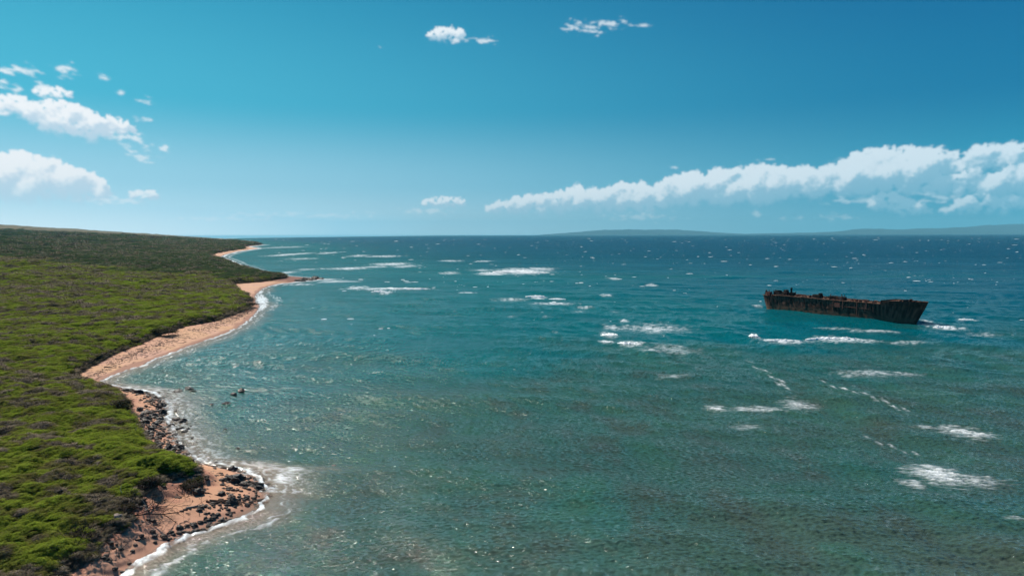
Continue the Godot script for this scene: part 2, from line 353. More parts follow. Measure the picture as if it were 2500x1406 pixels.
func build_sky() -> Sky:
	sky_left = [srgb(228, 245, 252) * 1.12, srgb(170, 221, 241), srgb(80, 188, 217), srgb(44, 153, 190), srgb(30, 115, 165), srgb(10, 78, 134)]
	sky_right = [srgb(70, 160, 190), srgb(36, 148, 182), srgb(12, 117, 163), srgb(6, 90, 146), srgb(8, 72, 128), srgb(10, 78, 134)]
	var low := Image.create(512, 256, false, Image.FORMAT_RGBF)
	for y in 256:
		var el := 90.0 - (y + 0.5) / 256.0 * 180.0
		for x in 512:
			var az := (x + 0.5) / 512.0 * 360.0 - 180.0   # the seam lies behind the camera; the sky is turned by half a circle
			low.set_pixel(x, y, sky_color(az, el))
	low.resize(4096, 2048, Image.INTERPOLATE_CUBIC)
	# clouds: heaps of round puffs for the cumulus, torn turbulence for the wisps; both lit from the upper left, where the sun is
	var per := 4096.0 / 360.0
	var w := 1000
	var h := 310
	var az0 := -w / 2.0 / per
	var el1 := 26.0
	var rng := RandomNumberGenerator.new()
	rng.seed = 12
	var inside := PackedFloat32Array(); inside.resize(w * h); inside.fill(-1.0)   # degrees inside the nearest puff's rim
	var front := PackedFloat32Array(); front.resize(w * h)                        # how far the heap bulges towards us
	var level := PackedFloat32Array(); level.resize(w * h)                        # height within the cloud, -1 base to 1 top
	var torn := PackedFloat32Array(); torn.resize(w * h)
	var soft := PackedFloat32Array(); soft.resize(w * h)
	for i in CLOUDS.size() / 5:
		var ca := CLOUDS[i * 5]; var ce := CLOUDS[i * 5 + 1]; var ra := CLOUDS[i * 5 + 2]; var re := CLOUDS[i * 5 + 3]; var s := CLOUDS[i * 5 + 4]
		if s > 0.45:
			ra *= 1.15; re *= 1.15
			for y in range(maxi(0, int((el1 - ce - re * 1.7) * per)), mini(h, int((el1 - ce + re * 1.7) * per) + 1)):
				var dy := ((el1 - (y + 0.5) / per) - ce) / re
				for x in range(maxi(0, int((ca - ra * 1.7 - az0) * per)), mini(w, int((ca + ra * 1.7 - az0) * per) + 1)):
					var dx := ((x + 0.5) / per + az0 - ca) / ra
					var r := 1.7 - sqrt(dx * dx + dy * dy)
					var q := y * w + x
					if r > torn[q]:
						torn[q] = r
						soft[q] = s
			continue
		var count := int(22 + 40 * ra / re)
		for k in count:
			var a := rng.randf_range(-1, 1)
			var roof := sqrt(maxf(0.0, 1.0 - a * a))
			var b := lerpf(-0.75, 0.8, rng.randf()) * roof
			var pr := re * (0.16 + 0.55 * pow(rng.randf(), 2.0)) * (1.0 if k % 3 else 0.7)
			if k % 3 == 0: b = rng.randf_range(0.75, 1.0) * roof
			var cx := ca + a * ra
			var cy := ce + b * re
			var z := rng.randf_range(-0.3, 0.5) * re - 0.25 * absf(b) * re
			for y in range(maxi(0, int((el1 - cy - pr) * per) - 2), mini(h, int((el1 - cy + pr) * per) + 3)):
				var dy := (el1 - (y + 0.5) / per) - cy
				for x in range(maxi(0, int((cx - pr - az0) * per) - 2), mini(w, int((cx + pr - az0) * per) + 3)):
					var dx := (x + 0.5) / per + az0 - cx
					var dd := sqrt(dx * dx + dy * dy)
					var q := y * w + x
					if pr - dd > inside[q]: 
						inside[q] = pr - dd
						level[q] = (dy + cy - ce) / re
					if dd < pr: front[q] = maxf(front[q], z + re + 0.9 * sqrt(pr * pr - dd * dd))
	var puff := noise(31, 0.45, 5)
	var wisp := noise(32, 0.85, 6)
	# the puffs melt into one another
	var sm := front.duplicate()
	for again in 3:
		var was := sm.duplicate()
		for y in range(1, h - 1):
			for x in range(1, w - 1):
				var q := y * w + x
				if inside[q] > -0.5: sm[q] = (was[q] * 2 + was[q - 1] + was[q + 1] + was[q - w] + was[q + w]) / 6.0
	for y in range(6, h - 6):
		for x in range(6, w - 6):
			var q := y * w + x
			if inside[q] <= -0.5 and torn[q] <= 0: continue
			var el := el1 - (y + 0.5) / per
			var az := (x + 0.5) / per + az0
			var base := sky_color(az, el)
			var t := pow(clampf(cos(deg_to_rad(az + 52.0)), 0.0, 1.0), 1.5)
			var bright := srgb(214, 232, 243).lerp(srgb(250, 252, 255), t)
			var dim := srgb(136, 187, 211).lerp(srgb(205, 224, 239), t)
			var out := base
			if inside[q] > -0.5:
				var nz := puff.get_noise_2d(az, el * 1.2)
				var low_edge := clampf(-level[q] + 0.1, 0.0, 1.0)
				var a := smoothstep(-0.03, lerpf(0.15, 0.6, low_edge), inside[q] + 0.20 * nz + 0.10 * wisp.get_noise_2d(az * 1.4, el * 2.2)) * lerpf(1.0, 0.72, low_edge)
				var gx := (sm[q - 3] - sm[q + 3]) + 0.5 * (sm[q - 6] - sm[q + 6])
				var gy := (sm[q + 3 * w] - sm[q - 3 * w]) + 0.5 * (sm[q + 6 * w] - sm[q - 6 * w])
				var lit := clampf(0.34 - 0.9 * gx + 1.2 * gy + 0.36 * level[q] + 0.65 * nz, 0.0, 1.0)
				var cc := dim.lerp(bright, lit).lerp(base, clampf(0.24 - el * 0.06, 0.0, 0.24))
				out = out.lerp(cc, a)
			if torn[q] > 0:
				var tear := wisp.get_noise_2d(az * 0.8 + el * 0.4, el * 1.8)
				var dn := torn[q] - 0.85 + 1.3 * tear
				if dn > 0:
					var a := smoothstep(0.0, 1.1, dn) * lerpf(1.0, 0.62, soft[q])
					var cc := dim.lerp(bright, clampf(0.55 + 0.6 * dn, 0, 1)).lerp(base, clampf(0.45 - el * 0.08, 0.0, 0.45))
					out = out.lerp(cc, a)
			low.set_pixel(x - w / 2 + 2048, int((90.0 - el) * per), out)
	var pan := PanoramaSkyMaterial.new()
	pan.panorama = ImageTexture.create_from_image(low)
	var sky := Sky.new()
	sky.sky_material = pan
	return sky

# ---------------------------------------------------------------- the sea
func build_sea() -> void:
	var rng := RandomNumberGenerator.new()
	rng.seed = 77
	# wind waves: a spread of directions about the trade wind, which comes from the far right
	var nw := 16
	var kx := PackedFloat32Array(); var kz := PackedFloat32Array(); var am := PackedFloat32Array(); var ph := PackedFloat32Array(); var wl := PackedFloat32Array()
	for i in nw:
		var L := 1.3 * pow(1.36, i) * rng.randf_range(0.9, 1.1)
		var a := deg_to_rad(100.0 + rng.randf_range(-38, 38))
		wl.append(L)
		kx.append(cos(a) * TAU / L); kz.append(sin(a) * TAU / L)
		am.append((0.017 * L if L < 3 else 0.010 * L if L < 20 else 0.22) * rng.randf_range(0.8, 1.2))
		ph.append(rng.randf() * TAU)
	var gust := noise(51, 60, 2)
	var foam_n := noise(52, 1.6, 4)
	var lace := noise(53, 6.0, 3)
	var reef := noise(54, 17, 5)
	var silt := noise(55, 90, 3)
	var chop := noise(56, 0.72, 3)
	var depths := PackedFloat32Array()
	var yy := 560.0
	while yy > 0.9:
		depths.append(32800.0 / yy)
		yy -= 0.62 if yy < 350 else 3.0
	depths.append(40000.0)
	var v := PackedVector3Array(); var nn := PackedVector3Array(); var col := PackedColorArray(); var uv := PackedVector2Array(); var idx := PackedInt32Array()
	var rows := depths.size()
	var first := PackedInt32Array(); var count := PackedInt32Array(); var left := PackedFloat32Array(); var step := PackedFloat32Array()
	# columns: one fixed set of spacings per band of rows, doubled where the bands meet would crack, so every row has the same number of columns
	var cols := 1150
	var nf := FOAM.size() / 5
	var deep_far := Color(0.001, 0.052, 0.096)
	var deep_near := Color(0.002, 0.096, 0.106)
	var green := Color(0.009, 0.092, 0.074)
	var brown := Color(0.046, 0.074, 0.056)
	var reef_c := Color(0.044, 0.062, 0.047)
	var bright_c := Color(0.032, 0.088, 0.055)
	var silt_c := Color(0.20, 0.155, 0.115)
	var white := Color(0.74, 0.79, 0.82)
	v.resize(rows * cols); nn.resize(rows * cols); col.resize(rows * cols); uv.resize(rows * cols)
	var k := 0
	for i in rows:
		var d := depths[i]
		var dz := depths[mini(i + 1, rows - 1)] - d
		var c := lut(coast_lut, d)
		var sl := lut(slope_lut, d)
		var x0 := c - minf(8.0, 2.0 + d * 0.02)
		var x1 := 0.82 * d + 20.0
		var dx := (x1 - x0) / (cols - 1)
		var calm_far := smoothstep(250.0, 800.0, d)
		var active := PackedInt32Array()
		for q in nf:
			if absf(d - FOAM[q * 5 + 1]) < FOAM[q * 5 + 3] * 1.5 + dz: active.append(q)
		var used := PackedInt32Array()
		for q in nw:
			if wl[q] > dx * 2.2: used.append(q)
		for j in cols:
			var x := x0 + dx * j
			var g := gust.get_noise_2d(x, d)
			var off := (x - c) * sl
			var calm := smoothstep(-1.0, 14.0, off)
			var y := 0.0
			var sx := 0.0
			var sz := 0.0
			var lift := (0.75 + 0.6 * g) * (0.2 + 0.8 * calm)
			for q in used:
				var p := kx[q] * x - kz[q] * d + ph[q]
				var a := am[q] * lift
				var fit := clampf(wl[q] / (dz * 2.5), lerpf(0.25, 0.03, smoothstep(350.0, 1100.0, d)), 1.0)
				y += a * sin(p) * fit
				var cs := a * cos(p) * lerpf(1.0, fit, calm_far)
				sx += cs * kx[q]; sz += cs * kz[q]
			# swell that bends round to run in towards the beach
			if d < 520.0:
				var sw := (0.18 + 0.5 * maxf(g + 0.1, 0.0)) * smoothstep(-10.0, 70.0, x) * (1.0 - smoothstep(380.0, 520.0, d))
				var sp := TAU * (x + 0.16 * d + 9.0 * silt.get_noise_2d(x * 0.5, d * 0.5)) / 31.0
				y += sw * (sin(sp) + 0.3 * sin(2.0 * sp))
				sx += sw * (cos(sp) + 0.6 * cos(2.0 * sp)) * TAU / 31.0
			# short steep chop, a hand's breadth to an arm's length: it is what the sun glints from
			if d < 460.0:
				var ch := 0.55 * (1.0 - smoothstep(160.0, 460.0, d)) * (0.35 + 0.65 * calm)
				sx += ch * chop.get_noise_2d(x * 0.55 + d * 0.12, d)
				sz += ch * 1.2 * chop.get_noise_2d(x * 0.55 + d * 0.12 + 300.0, d)
			# colour of the water itself: deep blue offshore, teal over sand, brown and green over the reef flat, silt by the beach
			var drop := maxf(off * (1.0 + 0.25 * g), 240.0)   # the bottom falls away offshore from the reef flat
			var farness := clampf((1.0 - 240.0 / drop) / 0.88, 0.0, 1.0)
			var w := deep_near.lerp(deep_far, farness)
			var r := reef.get_noise_2d(x, d * 0.62)
			var si := silt.get_noise_2d(x + 500.0, d)
			var flat := 1.0 - smoothstep(120.0, 330.0, d + si * 90.0 + 0.16 * absf(x - 20.0) - maxf(0.0, x - 20.0) * 0.35)
			w = w.lerp(green, clampf(flat * 1.5, 0, 1))
			w = w.lerp(brown, clampf(flat * (0.75 + 0.5 * si), 0, 1))
			w = w.lerp(reef_c, clampf(flat * smoothstep(-0.1, 0.6, r) * 0.8, 0, 1))
			w = w.lerp(bright_c, clampf(flat * smoothstep(0.1, 0.6, -r) * 0.7, 0, 1))
			var near_silt := 1.0 - smoothstep(1.5, 10.0 + 7.0 * si + d * 0.012, off)
			w = w.lerp(silt_c, clampf(near_silt * (0.85 if d < 620 else 0.35), 0, 1))
			w *= 1.0 + 0.14 * g + 0.16 * smoothstep(350.0, 900.0, d) * gust.get_noise_2d(x * 0.25 + 700.0, d * 0.8)
			# foam
			var fm := 0.0
			var fn := -9.0
			for q in active:
				var ex := (x - FOAM[q * 5]) / FOAM[q * 5 + 2]
				if absf(ex) > 1.5: continue
				var ez := (d - FOAM[q * 5 + 1]) / (FOAM[q * 5 + 3] + dz * 0.4)
				var e := 1.0 - sqrt(ex * ex + ez * ez)
				if fn < -8: fn = foam_n.get_noise_2d(x * 0.30, d * 1.2) + 0.5 * lace.get_noise_2d(x * 0.2, d * 0.8)
				var st := FOAM[q * 5 + 4]
				fm = maxf(fm, smoothstep(0.0, 1.5, e * 1.5 + fn * 0.8 - 0.02 + 0.5 * (st - 0.7)) * minf(1.0, st + 0.15))
			if fm > 0.0: fm *= clampf(lerpf(0.6, 0.75, calm_far) + lerpf(1.5, 0.6, calm_far) * foam_n.get_noise_2d(x * 0.45 + 40.0, d * lerpf(2.6, 0.8, calm_far)), 0.08, 1.0)
			if off < 30.0 + d * 0.02:
				var wob := 1.4 * lace.get_noise_2d(d * 0.35, 7.0) + 0.9 * foam_n.get_noise_2d(d * 0.4, x * 0.2)
				var wide := 0.3 + d * 0.0017
				if d < 112: wide = 0.95
				if d > 425 and d < 590: wide = 4.5 * (1.0 - absf(d - 505.0) / 85.0) + 1.2
				if d > 640: wide = 1.5 + d * 0.0035
				var tear := 0.55 + 0.75 * foam_n.get_noise_2d(x * 0.8, d * 0.5) + 0.5 * lace.get_noise_2d(x * 0.2, d * 0.2)
				fm = maxf(fm, (1.0 - smoothstep(wide * 0.5, wide, absf(off - 0.9 - wide * 0.6 - wob))) * clampf(tear * 1.4, 0, 1))
				fm = maxf(fm, 0.45 * (1.0 - smoothstep(wide * 0.3, wide * 0.8, absf(off - 4.0 - wide * 2.2 - 2.0 * wob))) * clampf(tear * 1.4 - 0.35, 0, 1))
				if d < 215 and d > 124:  # broken water among the rocks
					fm = maxf(fm, 0.6 * (1.0 - smoothstep(2.0, 11.0, off)) * smoothstep(0.0, 0.6, foam_n.get_noise_2d(x * 1.1, d * 0.8) + 0.4 * lace.get_noise_2d(x, d) + 0.05))
			if fm > 0.0:
				w = w.lerp(white, clampf(fm, 0, 1))
				y += 0.4 * fm
			var edge := smoothstep(-1.6, 3.2, off)  # thin water over the sand
			w.a = maxf(clampf(edge, 0, 1), minf(fm, 1.0))
			v[k] = Vector3(x, y + 0.10, -d)
			nn[k] = Vector3(-sx, 1.0, -sz).normalized()
			col[k] = w
			uv[k] = Vector2(x * 0.97 - d * 0.2 + 3.0 * g, (d * 0.97 + x * 0.2) * 2.2 + 3.0 * si)
			k += 1
	var m := vmat(0.07, 0.16)
	m.transparency = BaseMaterial3D.TRANSPARENCY_ALPHA
	var tint := Image.create(8, 8, false, Image.FORMAT_RGB8)
	tint.fill(Color.WHITE)
	m.albedo_texture = ImageTexture.create_from_image(tint)
	var rip := NoiseTexture2D.new()
	rip.noise = noise(61, 38, 5)
	rip.width = 1024; rip.height = 1024; rip.seamless = true; rip.as_normal_map = true; rip.bump_strength = 11.0
	m.normal_enabled = true
	m.normal_texture = rip
	m.normal_scale = 1.0
	m.uv1_scale = Vector3(1 / 26.0, 1 / 26.0, 1)
	# ruffled water up close; far out the ripples are too fine to tell apart and act as roughness
	var sheet := ArrayMesh.new()
	var bands := 14
	for band in bands:
		var t := float(band) / (bands - 1)
		var lo := 0.0 if band == 0 else 100.0 * pow(1.22, band)
		var hi := 1e9 if band == bands - 1 else 100.0 * pow(1.22, band + 1)
		var r0 := rows
		var r1 := rows
		for i in rows:
			if depths[i] >= lo:
				r0 = mini(r0, i)
			if depths[i] >= hi:
				r1 = mini(r1, i + 1)
		if band > 0: r0 = maxi(0, r0)
		var a := r0 * cols
		var b := r1 * cols
		var arr := []
		arr.resize(Mesh.ARRAY_MAX)
		arr[Mesh.ARRAY_VERTEX] = v.slice(a, b)
		arr[Mesh.ARRAY_NORMAL] = nn.slice(a, b)
		arr[Mesh.ARRAY_COLOR] = col.slice(a, b)
		arr[Mesh.ARRAY_TEX_UV] = uv.slice(a, b)
		arr[Mesh.ARRAY_INDEX] = grid_index(r1 - r0, cols)
		sheet.add_surface_from_arrays(Mesh.PRIMITIVE_TRIANGLES, arr)
		var wm := m.duplicate() as StandardMaterial3D
		wm.roughness = lerpf(0.05, 0.34, t)
		wm.normal_scale = lerpf(0.4, 1.1, t)
		wm.metallic_specular = lerpf(0.30, 0.08, sqrt(t))
		sheet.surface_set_material(band, wm)
	var sea := part("sea", sheet, null, self)
	tag(sea, "wind-ruffled teal and deep blue sea with patches of white foam", "sea", "", "structure")

# ---------------------------------------------------------------- plants
func tube(st: SurfaceTool, a: Vector3, b: Vector3, ra: float, rb: float, sides := 5, c := Color.WHITE) -> void:
	var f := (b - a).normalized()
	var s := f.cross(Vector3.UP if absf(f.y) < 0.9 else Vector3.RIGHT).normalized()
	var t := f.cross(s)
	st.set_color(c)
	for i in sides:
		var p := TAU * i / sides
		var q := TAU * (i + 1) / sides
		var u := s * cos(p) + t * sin(p)
		var w := s * cos(q) + t * sin(q)
		for pt in [[a + u * ra, u], [b + u * rb, u], [a + w * ra, w], [a + w * ra, w], [b + u * rb, u], [b + w * rb, w]]:
			st.set_normal(pt[1])
			st.add_vertex(pt[0])

# a bush crown: many leaf sprays through the volume of a low wind-combed dome
func leaf_clump(seed_: int, leaves: int, size: float, bare := false) -> ArrayMesh:
	var r := RandomNumberGenerator.new()
	r.seed = seed_
	var v := PackedVector3Array(); var n := PackedVector3Array(); var c := PackedColorArray()
	var lobes := []
	for i in 7: lobes.append(Vector3(r.randf_range(-.6, .6), r.randf_range(-.1, .42), r.randf_range(-.6, .6)))
	for i in leaves:
		var dir := Vector3(r.randfn(), absf(r.randfn()) * 0.9 - 0.25, r.randfn()).normalized()
		var lobe: Vector3 = lobes[r.randi() % 7]
		var p := lobe + dir * Vector3(0.5, 0.42, 0.5) * pow(r.randf(), 0.35)
		var nrm := (dir + Vector3(r.randfn(), r.randfn(), r.randfn()) * 0.3 + Vector3(0, 0.8, 0)).normalized()
		var along_ := nrm.cross(Vector3(r.randfn(), r.randfn(), r.randfn())).normalized()
		var across := nrm.cross(along_)
		var L := size * r.randf_range(0.6, 1.5)
		var W := L * r.randf_range(0.35, 0.7)
		var tone := r.randf_range(0.78, 1.22)
		var tint := Color(tone * r.randf_range(0.85, 1.25), tone, tone * r.randf_range(0.6, 1.2))
		if bare:
			L *= 1.9; W = L * 0.07
			along_ = (dir + Vector3(r.randfn(), r.randfn(), r.randfn()) * 0.5).normalized()
			across = along_.cross(nrm).normalized()
		var a := p - along_ * L
		var b := p + across * W - along_ * L * r.randf_range(-.2, .3)
		var e := p + along_ * L
		var f := p - across * W + along_ * L * r.randf_range(-.2, .3)
		if (b - a).cross(e - a).dot(nrm) > 0.0:   # the lit side of a leaf is its front
			var swap := b
			b = f
			f = swap
		for q in [a, b, e, a, e, f]:
			v.append(q); n.append(nrm); c.append(tint)
	return arrays_mesh(v, n, c, PackedVector2Array(), PackedInt32Array())

func leaf_mat() -> StandardMaterial3D:
	var m := vmat(0.85, 0.08)
	m.cull_mode = BaseMaterial3D.CULL_DISABLED
	m.backlight_enabled = true
	m.backlight = Color(0.8, 0.9, 0.5)
	return m

# how tall the scrub stands: wind-pruned low at the seaward edge, rising inland in hummocks
func scrub_height(x: float, d: float, v: float) -> float:
	var h := 0.55 + 1.9 * (1.0 - exp(-maxf(v, 0.0) / 5.0))
	h += clampf(v / 4.0, 0, 1) * (1.0 * n_ridge.get_noise_2d(x * 0.7 + d * 0.2, d * 0.85) + 1.3 * n_mid.get_noise_2d(x * 1.4, d * 1.4))
	h += clampf((d - 350) / 500.0, 0, 1) * clampf(v / 30.0, 0, 1) * (1.5 + 2.6 * n_mid.get_noise_2d(x * 1.1 + 900.0, d * 0.9))
	return maxf(h, 0.35)

func build_scrub() -> void:
	var rng := RandomNumberGenerator.new()
	rng.seed = 404
	var leafy: Array[ArrayMesh] = []
	var twiggy: Array[ArrayMesh] = []
	for i in 4: leafy.append(leaf_clump(500 + i, 420, 0.088))
	for i in 2: twiggy.append(leaf_clump(600 + i, 230, 0.16, true))
	var place := []
	var tint := []
	for i in 6:
		place.append([] as Array[Transform3D]); tint.append(PackedColorArray())
	var patch := noise(71, 26, 3)
	var patch2 := noise(72, 110, 3)
	var patch3 := noise(73, 8, 3)
	var d := 70.0
	var total := 0
	while d < 4700.0:
		var s := clampf(0.0042 * d, 0.5, 60.0)
		var c0 := lut(scrub_lut, d)
		var x := c0 - 0.1 * s
		var x_end := -(0.80 * d + 14.0)
		while x > x_end:
			var px := x + rng.randf_range(-.5, .5) * s
			var pd := d + rng.randf_range(-.5, .5) * s
			x -= s
			var c := lut(coast_lut, pd)
			var edge := lut(scrub_lut, pd)
			var v := edge - px
			if v < -0.4: continue
			if pd > 250 and bareness(px, pd) > 0.12: continue
			var p1 := patch.get_noise_2d(px, pd)
			var p2 := patch2.get_noise_2d(px, pd * 0.6)
			var p3 := patch3.get_noise_2d(px, pd)
			# thin places along the bank
			if v < 2.5 and p3 + rng.randf_range(-.2, .2) < -0.12 and pd < 230: continue
			var ground := land_height(px, pd, c, edge)
			var h := scrub_height(px, pd, v)
			var r := s * rng.randf_range(1.0, 1.75)
			var green := 0.6 * p1 + 0.4 * p2 + 0.9 * p3 + 0.0 - (0.35 if v < 1.6 else 0.0)
			var base: Color
			var g := clampf(green * 1.6 + 0.5, 0, 1) + rng.randf_range(-.12, .12)
			if g < 0.22: base = Color(0.130, 0.110, 0.084)
			elif g < 0.5: base = Color(0.130, 0.110, 0.066).lerp(Color(0.145, 0.140, 0.040), (g - 0.22) / 0.28)
			else: base = Color(0.150, 0.155, 0.040).lerp(Color(0.185, 0.225, 0.034), (g - 0.5) / 0.5)
			# beyond a slanting line the clumps turn darker and greyer, with taller humps
			var grey_zone := smoothstep(-0.5, 0.5, (pd - 700.0 + 0.42 * (px + 260.0)) / 60.0 + 2.2 * p2 + 0.8 * p1)
			base = base.lerp(Color(0.056, 0.076, 0.056).lerp(Color(0.036, 0.056, 0.044), clampf(0.5 + 1.5 * p3, 0, 1)), grey_zone * 0.9)
			h += grey_zone * 1.6 * maxf(p3, 0.0)
			base *= rng.randf_range(1.1, 1.65)
			var turn := Basis(Vector3.UP, rng.randf_range(-0.5, 0.5) + 0.5) * Basis(Vector3.BACK, rng.randf_range(-.2, .25))
			var kind := rng.randi() % 4
			if (g < 0.24 and rng.randf() < 0.55) or (v < 1.2 and rng.randf() < 0.6):
				kind = 4 + rng.randi() % 2
				place[kind - 4].append(Transform3D(turn.scaled_local(Vector3(r * 1.3, r * 0.7, r)), Vector3(px, ground + maxf(h - 0.55 * r, 0.1), -pd)))
				tint[kind - 4].append(Color(0.13, 0.11, 0.084) * rng.randf_range(0.7, 1.3))
				base = Color(0.20, 0.17, 0.148) * rng.randf_range(0.5, 1.3)
			var b := turn.scaled_local(Vector3(r * rng.randf_range(1.1, 1.6), r * rng.randf_range(0.5, 0.8), r * rng.randf_range(0.8, 1.1)))
			place[kind].append(Transform3D(b, Vector3(px, ground + maxf(h - 0.35 * r, 0.1), -pd)))
			tint[kind].append(base)
			# a lower storey that closes the flank of the thicket
			if v < 4.0 and pd < 420:
				place[kind].append(Transform3D(b.scaled(Vector3(0.8, 0.8, 0.8)), Vector3(px, ground + 0.25 * h, -pd)))
				tint[kind].append(base * 0.9)
			total += 1
		d += s
	var lm := leaf_mat()
	var tm := vmat(0.9, 0.1)
	tm.cull_mode = BaseMaterial3D.CULL_DISABLED
	for kind in 6:
		var mm := MultiMesh.new()
		mm.transform_format = MultiMesh.TRANSFORM_3D
		mm.use_colors = true
		mm.mesh = leafy[kind] if kind < 4 else twiggy[kind - 4]
		mm.instance_count = place[kind].size()
		for i in place[kind].size():
			mm.set_instance_transform(i, place[kind][i])
			mm.set_instance_color(i, tint[kind][i])
		var o := MultiMeshInstance3D.new()
		o.multimesh = mm
		o.material_override = lm if kind < 4 else tm
		top(o, "green_scrub" if kind < 4 else "bare_twig_scrub")
		tag(o, "dense windswept green and olive scrub covering the coastal plain" if kind < 4 else "grey brown leafless twigs scattered through the green coastal scrub", "scrub", "scrub of the coastal plain" if kind < 4 else "bare twigs in the scrub", "stuff")
	print("scrub clumps ", total)

# a dead bush or tree: forking, tapering, crooked limbs
func branching(st: SurfaceTool, r: RandomNumberGenerator, at: Vector3, dir: Vector3, length: float, radius: float, depth: int, lean: Vector3) -> void:
	var steps := 3
	var p := at
	var f := dir
	for i in steps:
		f = (f + Vector3(r.randfn(), r.randfn() * 0.6, r.randfn()) * 0.22 + lean * 0.12).normalized()
		var q := p + f * length / steps
		var ra := radius * (1.0 - 0.4 * i / steps)
		tube(st, p, q, ra, radius * (1.0 - 0.4 * (i + 1) / steps), 5 if radius > 0.04 else 3)
		p = q
		if depth > 0 and i > 0:
			for k in 1 + r.randi() % 2:
				var side := (f + Vector3(r.randfn(), r.randfn() * 0.7 + 0.15, r.randfn()) * 0.75).normalized()
				branching(st, r, p, side, length * r.randf_range(0.5, 0.8), radius * 0.55, depth - 1, lean)

func dead_bush(x: float, d: float, size: float, stems: int, seed_: int, m: Material, label: String, lean: Vector3, spread := 0.8, level := 2) -> void:
	var r := RandomNumberGenerator.new()
	r.seed = seed_
	var o := Node3D.new()
	top(o, "dead_bush")
	tag(o, label, "dead bush", "dead bushes along the eroded bank")
	o.position = Vector3(x, height_at(x, d) - 0.05, -d)
	for i in stems:
		var st := SurfaceTool.new()
		st.begin(Mesh.PRIMITIVE_TRIANGLES)
		var a := TAU * i / stems + r.randf()
		var dir := (Vector3(cos(a) * spread, 0.7, sin(a) * spread) + lean).normalized()
		branching(st, r, Vector3(cos(a) * 0.1, -0.15, sin(a) * 0.1), dir, size * r.randf_range(0.7, 1.1), 0.028 + size * 0.013, level, lean)
		part("branch", st.commit(), m, o)

func shrub(x: float, d: float, rad: Vector3, seed_: int, tone: Color, twig: Color, label: String) -> void:
	var o := Node3D.new()
	top(o, "shrub")
	tag(o, label, "shrub", "shrubs on the edge of the bank")
	o.position = Vector3(x, height_at(x, d), -d)
	var lm := leaf_mat()
	lm.albedo_color = tone.linear_to_srgb()
	var crown := part("crown", leaf_clump(seed_, 520, 0.10), lm, o)
	crown.scale = rad
	crown.position = Vector3(0, rad.y * 0.55, 0)
	crown.rotation.y = 0.4
	var tm := mat(twig, 0.9, 0.1)
	tm.cull_mode = BaseMaterial3D.CULL_DISABLED
	var twigs := part("twigs", leaf_clump(seed_ + 1, 420, 0.14, true), tm, o)
	twigs.set_meta("kind", "stuff")
	twigs.scale = rad * 1.04
	twigs.position = Vector3(0.1, rad.y * 0.45, 0)
	var r := RandomNumberGenerator.new()
	r.seed = seed_
	for i in 4:
		var st := SurfaceTool.new()
		st.begin(Mesh.PRIMITIVE_TRIANGLES)
		branching(st, r, Vector3(0, -0.2, 0), Vector3(cos(i * 1.7), 0.8, sin(i * 1.7)).normalized(), rad.y * 0.9, 0.07, 1, Vector3.ZERO)
		part("stem", st.commit(), tm, o)

# ---------------------------------------------------------------- rocks and drift
func rock_mesh(seed_: int, rings := 7, segs := 11, jag := 0.35) -> ArrayMesh:
	var n := noise(seed_, 0.9, 3)
	var n2 := noise(seed_ + 50, 0.45, 2, FastNoiseLite.TYPE_CELLULAR)
	var st := SurfaceTool.new()
	st.begin(Mesh.PRIMITIVE_TRIANGLES)
	var pts := []
	for i in rings + 1:
		for j in segs:
			var a := PI * i / rings
			var b := TAU * (j + 0.5 * (i % 2)) / segs
			var p := Vector3(sin(a) * cos(b), cos(a), sin(a) * sin(b))
			var rr := 1.0 + jag * n.get_noise_3dv(p) * 1.6 + jag * 0.5 * n2.get_noise_3dv(p)
			p *= rr
			p.x = lerpf(p.x, snappedf(p.x, 0.35), 0.45)
			p.y = lerpf(p.y, snappedf(p.y, 0.4), 0.5)
			pts.append(p)
	st.set_smooth_group(-1)
	for i in rings:
		for j in segs:
			var a: Vector3 = pts[i * segs + j]
			var b: Vector3 = pts[i * segs + (j + 1) % segs]
			var c: Vector3 = pts[(i + 1) * segs + j]
			var e: Vector3 = pts[(i + 1) * segs + (j + 1) % segs]
			var tone := 1.0 + 0.6 * n.get_noise_3dv(a * 2.0)
			st.set_color(Color(tone, tone * 0.98, tone * 0.95))
			for q in [a, c, b, b, c, e]: st.add_vertex(q)
	st.generate_normals()
	return st.commit()

func boulder(mesh: Mesh, m: Material, x: float, y: float, d: float, size: Vector3, turn: Vector3, label: String, group: String) -> void:
	var o := MeshInstance3D.new()
	o.mesh = mesh
	o.material_override = m
	top(o, "boulder")
	o.position = Vector3(x, y, -d)
	o.rotation = turn
	o.scale = size
	tag(o, label, "boulder", group)

